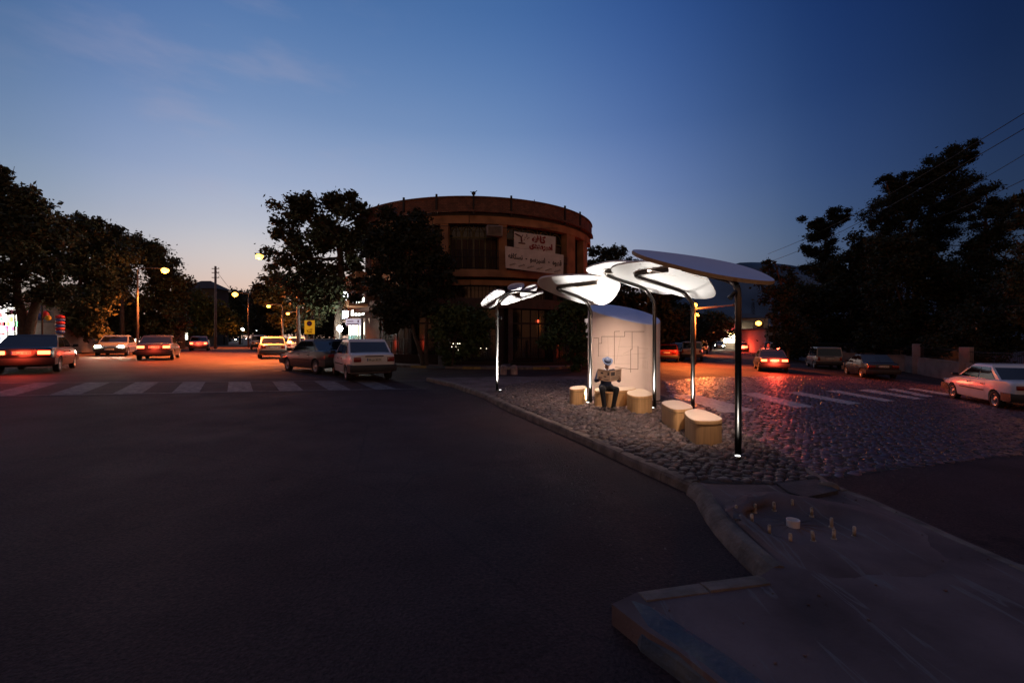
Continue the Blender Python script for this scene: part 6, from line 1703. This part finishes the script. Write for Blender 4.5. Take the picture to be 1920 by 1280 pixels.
# wooden and concrete poles, cables
def pole(px, ytop, D, r, name, label, m, cross=False):
    b = gz(pt(px, 0, D).x, D); t = pt(px, ytop, D); mb = MB(); mb.cyl(b, t, r, r * .7, 10)
    if cross:
        for k in (.3, .8, 1.4): mb.box((t.x, D, t.z - k), (.9, .08, .08)); mb.cyl((t.x + .4, D, t.z - k), (t.x + .4, D, t.z - k + .15), .03, None, 6)
    o = mb.build(name, m); tag(o, label, 'pole'); return o
pole(404, 499, 56, .17, 'utility_pole', 'pale concrete utility pole rising above the left trees by the house roof', mat('pole_concrete', (.24, .21, .19), rough=.9, var=.2), True)
pole(229, 560, 41, .20, 'utility_pole', 'plain round pole in front of the tree lit orange on the left', BARK)
pole(1452, 590, 52, .17, 'utility_pole', 'tall brown pole behind the nearest canopy tip on the right street', BARK)
WIRE = mat('black_cable', (.006, .006, .007), rough=.6)
for (x0, y0, x1, y1, d0, d1, lab) in ((1440, 476, 1960, 188, 60, 22, 'topmost overhead cable rising to the right edge'), (1440, 492, 1960, 218, 60, 22, 'second overhead cable from the top rising to the right edge'), (1640, 420, 1960, 266, 48, 22, 'third overhead cable from the top rising to the right edge'), (1640, 432, 1960, 318, 48, 22, 'lowest overhead cable rising to the right edge'), (404, 506, 480, 590, 56, 110, 'overhead cable sagging away from the pale utility pole')):
    a = pt(x0, y0, d0); b = pt(x1, y1, d1); mb = MB(); n = 16
    mb.tube([a.lerp(b, i / n) - Vector((0, 0, .7 * math.sin(pi * i / n))) for i in range(n + 1)], .022 if d0 > 50 else .018, 5)
    o = mb.build('power_cable', WIRE); tag(o, lab, 'cable', 'overhead cables')

# ------------------------------------------------------------------ low wall with railing on the right
STUC = mat('pinkish_stucco', (.26, .19, .17), rough=.9, var=.25, scale=1.4, bump=.3, bscale=20, detail=9)
def right_wall():
    a = gp(1560, 690); d = Vector((.42, 1, 0)).normalized(); b = a - d * 17.0
    b2 = gp(1700, 697); d2 = (a - b2); 
    P = [Vector((a.x + 1.0, a.y + 3, 0)), Vector((b2.x, b2.y, 0)), Vector((b2.x, b2.y, 0)) - Vector((.36, 1, 0)).normalized() * 14]
    root = empty('boundary_wall', P[1], 'low pinkish boundary wall with iron railing behind the right hand parked cars', 'wall')
    WL[root.name] = Vector(P[1])
    mb = MB(); rl = MB(); cp = MB()
    for p, q in zip(P, P[1:]):
        L = (q - p).length; t = (q - p) / L; rz = math.atan2(t.y, t.x); n = max(1, int(L / 1.5))
        for i in range(n):
            m = p + t * (L * (i + .5) / n); z = G(m.x, m.y); mb.box((m.x, m.y, z + .56), (L / n + .002, .28, 1.14), rotz=rz); cp.box((m.x, m.y, z + 1.16), (L / n, .36, .06), rotz=rz)
        k = int(L / .13)
        for i in range(k):
            m = p + t * (L * i / k); z = G(m.x, m.y); rl.cyl((m.x, m.y, z + 1.18), (m.x, m.y, z + 1.95), .012, None, 4)
        for zz in (1.3, 1.85):
            rl.tube([(p + t * (L * i / 8)) + Vector((0, 0, G((p + t * (L * i / 8)).x, (p + t * (L * i / 8)).y) + zz)) for i in range(9)], .02, 5)
    mb.build('wall', STUC, root); cp.build('coping', STUC, root); rl.build('railing', IRONB, root)
    for f in (.12, .52, .9):
        p, q = P[1], P[2]; m = p.lerp(q, f); z = G(m.x, m.y); mb = MB(); mb.bbox((m.x, m.y, z + 1.05), (.5, .5, 2.1), rotz=.4, bev=.03); mb.build('pier', STUC, root)
right_wall()
# ------------------------------------------------------------------ shop and buildings, far left
def left_shop():
    D = 33; z0 = G(-35, D); root = empty('corner_shop', gz(pt(40, 0, D).x, D), 'low grey shop with a glaring lit front and deep flat awning at the left edge', 'building')
    x0 = pt(-70, 0, D).x; x1 = pt(96, 0, D).x; xm = (x0 + x1) / 2; w = x1 - x0
    mb = MB(); mb.box((xm, D + 2.2, z0 + 1.9), (w, 4, 3.8)); mb.build('wall', mat('shop_grey_wall', (.17, .16, .155), rough=.85, var=.2, scale=2, bump=.2, bscale=20), root)
    mb = MB(); mb.box((pt(-10, 0, D).x, D - .6, pt(0, 566, D).z), (7.0, 1.9, .8)); mb.build('awning', mat('awning_grey', (.20, .19, .19), rough=.7, var=.15), root)
    m = mat('lit_shopfront', (.9, .9, .85), rough=.4, emit=(1, .97, .86), estr=3.2)
    xa, xb = pt(-60, 0, D).x, pt(30, 0, D).x
    mb = MB(); mb.box(((xa + xb) / 2, D + .16, pt(0, 612, D).z), (xb - xa, .06, 2.4)); wn = mb.build('window', m, root)
    rr = random.Random(5); 
    f = MB()
    for k in range(6): f.box((xa + (xb - xa) * k / 5, D + .09, pt(0, 612, D).z), (.07, .06, 2.5))
    for py in (600, 612, 624): f.box(((xa + xb) / 2, D + .10, pt(0, py, D).z), (xb - xa, .06, .04))
    f.build('frame', IRONB, wn)
    cols = [(.5, .03, .04), (.05, .12, .45), (.55, .45, .06), (.4, .4, .42), (.05, .3, .12), (.5, .1, .25)]
    ms = [mat('toy_colour', c, rough=.5, var=.2) for c in cols]
    for k in range(26):
        q = MB(); px = rr.uniform(-10, 36); py = rr.choice((590, 598, 607, 616, 626, 634)); p = pt(px, py, D - .25); q.bbox((p.x, D + .0, p.z), (rr.uniform(.15, .4), .2, rr.uniform(.15, .4)), bev=.04); q.build('goods', ms[k % 6], wn)
    lamp('AREA', 'shopfront_glow', ((xa + xb) / 2, D - .3, pt(0, 606, D).z), 260, (1, .95, .84), root, shape='RECTANGLE', size=4, size_y=2).rotation_euler = (rad(90), 0, 0)
    # second bay with a metal shutter
    mb = MB()
    for k in range(14): mb.box((pt(68, 0, D).x, D + .10, z0 + .2 + k * .15), (2.6, .06, .13))
    mb.build('roller_shutter', mat('shutter_grey', (.30, .28, .26), rough=.5, var=.15), root)
    sg = MB(); p = pt(20, 574, D - 1.7); sg.bbox(p, (1.6, .1, .5), bev=.03); sg.build('shop_sign', mat('lit_white_fascia', (.8, .8, .78), emit=(1, .95, .85), estr=1.6), root)
    # things hanging outside
    for k, (px, py, r, c, lab) in enumerate(((26, 583, .24, 5, 'pink balloon hanging by the lit shop window'), (52, 596, .22, 0, 'red balloon hanging right of the forked trunk'), (68, 590, .30, 3, 'white round lantern hanging in front of the shutter'), (77, 594, .24, 1, 'blue round lantern hanging beside the white one'), (85, 589, .22, 0, 'red paper lantern hanging above a yellow one'), (90, 596, .18, 2, 'yellow paper lantern hanging below a red one'))):
        p = pt(px, py, D - .9); mb = MB(); mb.ball(p, (r, r, r * 1.15), 14, 10); mb.cyl(p + Vector((0, 0, r)), p + Vector((0, 0, r + .6)), .008, None, 4)
        o = mb.build('hanging_ball', mat('balloon', cols[c], rough=.35, var=.1)); tag(o, lab, 'hanging toy', 'toys hanging outside the left shop')
    D2 = D - 1.2; mb = MB(); p = pt(113, 604, D2)
    root2 = empty('toy_stack', gz(p.x, D2), 'tall stack of red and blue inflatable rings by the left tree row', 'toy')
    for k in range(6):
        q = MB(); q.ball((p.x, D2, pt(0, 594 + k * 5.6, D2).z), (.26, .26, .12), 14, 8); q.build('ring', ms[0] if k % 2 == 0 else ms[1], root2)
    q = MB(); q.cyl(gz(p.x, D2), (p.x, D2, pt(0, 590, D2).z), .03, None, 6); q.build('post', IRONB, root2)
    for px, lab in ((28, 'slim post in front of the left shop window'), (79, 'slim dark post beside the grey roller shutter')):
        b = gz(pt(px, 0, D - 1.4).x, D - 1.4); mb = MB(); mb.cyl(b, (b.x, b.y, pt(0, 560, D).z), .05, None, 8); o = mb.build('awning_post', IRONB); tag(o, lab, 'post')
left_shop()
def house(name, label, px0, px1, ytop, ybase_px, D, depth, roof_h, m, wins=(), cat='building'):
    x0 = pt(px0, 0, D).x; x1 = pt(px1, 0, D).x; z0 = G((x0 + x1) / 2, D); zt = pt(0, ytop, D).z; xm = (x0 + x1) / 2
    root = empty(name, (xm, D, z0), label, cat)
    mb = MB(); mb.box((xm, D + depth / 2, (z0 + zt) / 2 - .2), (x1 - x0, depth, zt - z0 + .4)); mb.build('wall', m, root)
    mb = MB(); e = .5
    if roof_h > .5:
        A = [(x0 - e, D - e, zt), (x1 + e, D - e, zt), (x1 + e, D + depth + e, zt), (x0 - e, D + depth + e, zt), (x0 + (x1 - x0) * .35, D + depth / 2, zt + roof_h), (x1 - (x1 - x0) * .35, D + depth / 2, zt + roof_h)]
        mb.add(A, [(0, 1, 5, 4), (2, 3, 4, 5), (1, 2, 5), (3, 0, 4), (3, 2, 1, 0)])
    else: mb.box((xm, D + depth / 2, zt + .12), (x1 - x0 + .5, depth + .5, .24))
    mb.build('roof', ROOFM, root)
    for (u, y, w, h, lit) in wins:
        p = pt(px0 + (px1 - px0) * u, y, D); g = MB(); g.box((p.x, D - .02, p.z), (w, .08, h)); wn = g.build('window', lit or BGLASS, root)
        f = MB(); f.box((p.x, D - .07, p.z), (.06, .05, h)); f.box((p.x, D - .07, p.z), (w, .05, .06)); f.box((p.x, D - .07, p.z - h / 2 - .05), (w + .2, .14, .09)); f.build('frame', IRONB, wn)
    return root
DG = mat('dusky_wall', (.06, .05, .045), rough=.9, var=.25, scale=.8)
house('house', 'dark pitched-roof house above the left trees beside the pale utility pole', 342, 402, 541, 640, 80, 4, 1.6, DG, ((.3, 556, 1.2, 1.4, None), (.7, 556, 1.2, 1.4, None)))
house('house', 'flat-roofed low building hidden behind the second and third left trees', 130, 318, 596, 640, 52, 2.5, .2, DG, ((.2, 606, 1.6, 1.3, None), (.5, 606, 1.6, 1.3, None), (.8, 606, 1.6, 1.3, None)))
BRIGHT = mat('blazing_shopfront', (1, .95, .85), emit=(1, .86, .62), estr=7); RB = mat('red_banner', (.30, .02, .04), rough=.7)
def bright_shop():
    D = 92; root = house('shop_building', 'far shop with a blazing lit front under strings of bulbs on the right street', 1352, 1412, 604, 648, D, 10, .2, DG)
    z = pt(0, 634, D).z
    for px0, px1 in ((1356, 1370), (1371, 1384), (1390, 1398), (1399, 1408)):
        x0, x1 = pt(px0, 0, D).x, pt(px1, 0, D).x; g = MB(); g.box(((x0 + x1) / 2, D - .04, z), (x1 - x0, .1, 1.7)); w = g.build('window', BRIGHT, root)
        f = MB(); f.box(((x0 + x1) / 2, D - .12, z), (.1, .06, 1.8)); f.box(((x0 + x1) / 2, D - .12, z + .1), (x1 - x0, .06, .08)); f.build('frame', IRONB, w)
    mb = MB(); rr = random.Random(9)
    for i in range(40):
        p = pt(1355 + i * .75, 627 - 3.0 * abs(math.sin(i * .42)), D - 1.2); mb.ball(p, .12, 6, 5)
    mb.build('bulb_string', mat('warm_bulb', (1, .8, .4), emit=(1, .72, .25), estr=16), root)
    x0, x1 = pt(1362, 0, D).x, pt(1384, 0, D).x; mb = MB(); mb.box(((x0 + x1) / 2, D - .2, pt(0, 613, D).z), (x1 - x0, .15, 1.6)); mb.build('banner', RB, root)
    lamp('AREA', 'shop_glow', (pt(1380, 0, D).x, D - 1.5, z), 900, (1, .82, .55), root, shape='RECTANGLE', size=6, size_y=2).rotation_euler = (rad(90), 0, 0)
bright_shop()
LITK = mat('lit_kiosk_front', (1, .95, .85), emit=(1, .92, .74), estr=4.5)
house('kiosk', 'small brightly lit kiosk under the smaller green street tree', 330, 354, 612, 645, 64, 2.5, .1, DG, ((.3, 629, .9, 1.1, LITK), (.72, 629, .7, 1.1, LITK)))
house('kiosk', 'small lit kiosk low behind the street tree that glows orange', 250, 284, 620, 650, 50, 2.5, .1, DG, ((.25, 638, .6, .7, LITK), (.6, 638, .6, .7, LITK), (.85, 638, .3, .7, LITK)))
PALE = mat('pale_wall', (.28, .23, .20), rough=.9, var=.2, scale=.8)
house('house', 'grey terrace with a sloping tin roof right of the blazing far shop', 1392, 1440, 596, 650, 100, 9, 1.2, PALE, ((.3, 612, 1.4, 1.6, None), (.7, 612, 1.4, 1.6, None)))
house('house', 'pale low building behind the parked vans on the right street', 1436, 1478, 618, 655, 62, 8, .2, PALE, ((.3, 640, 1.0, 1.6, None), (.7, 640, 1.0, 1.6, None)))
house('house', 'dark house behind the low wall and the right hand trees', 1640, 1860, 600, 690, 46, 9, .3, DG, ((.35, 632, 1.2, 1.4, None), (.7, 632, 1.2, 1.4, None)))
# lattice mast and hills
def lattice():
    D = 210; b = pt(1412, 640, D); t = pt(1412, 566, D); root = None; mb = MB()
    for sx in (-1, 1):
        for sy in (-1, 1): mb.cyl(b + Vector((sx * 1.3, sy * 1.3, 0)), t + Vector((sx * .3, sy * .3, 0)), .12, .09, 4)
    for k in range(12):
        z = b.z + (t.z - b.z) * k / 12; w = 1.3 - k / 12; z2 = b.z + (t.z - b.z) * (k + 1) / 12; w2 = 1.3 - (k + 1) / 12
        mb.cyl((b.x - w, D - w, z), (b.x + w2, D - w2, z2), .07, None, 4); mb.cyl((b.x + w, D - w, z), (b.x - w2, D - w2, z2), .07, None, 4)
    o = mb.build('lattice_mast', IRONB); tag(o, 'thin lattice mast far off against the hill on the right', 'mast')
lattice()
HILL = mat('hill_haze_blue', (.09, .14, .20), rough=1, var=.3, scale=.012, spec=.0)  # distance haze is put into the hill's blue base colour
def hills():
    mb = MB(); D = 900; prof = [(1130, 600), (1200, 575), (1260, 548), (1310, 520), (1350, 503), (1385, 493), (1410, 491), (1440, 492), (1480, 497), (1540, 505), (1620, 514), (1700, 520), (1800, 530), (1950, 545), (2150, 560), (2400, 590)]
    n = len(prof); rows = []
    rr = random.Random(3)
    for k in range(8):
        t = k / 7; row = []
        for i, (x, y) in enumerate(prof):
            p = pt(x, y, D); h = max(1, p.z + 20)
            row.append((p.x * (1 - .35 * (1 - t)), D - 260 * (1 - t) + rr.uniform(-10, 10), -20 + h * (t ** 1.3) + (rr.uniform(-3, 3) if 0 < k < 7 else 0)))
        rows.append(row)
    rows.append([(x, y + 200, -30) for x, y, z in rows[-1]])
    vs = [v for r in rows for v in r]; m = len(rows)
    mb.add(vs, [(k * n + i, k * n + i + 1, (k + 1) * n + i + 1, (k + 1) * n + i) for k in range(m - 1) for i in range(n - 1)], True)
    o = mb.build('hills', HILL, origin=False); o['kind'] = 'structure'
hills()
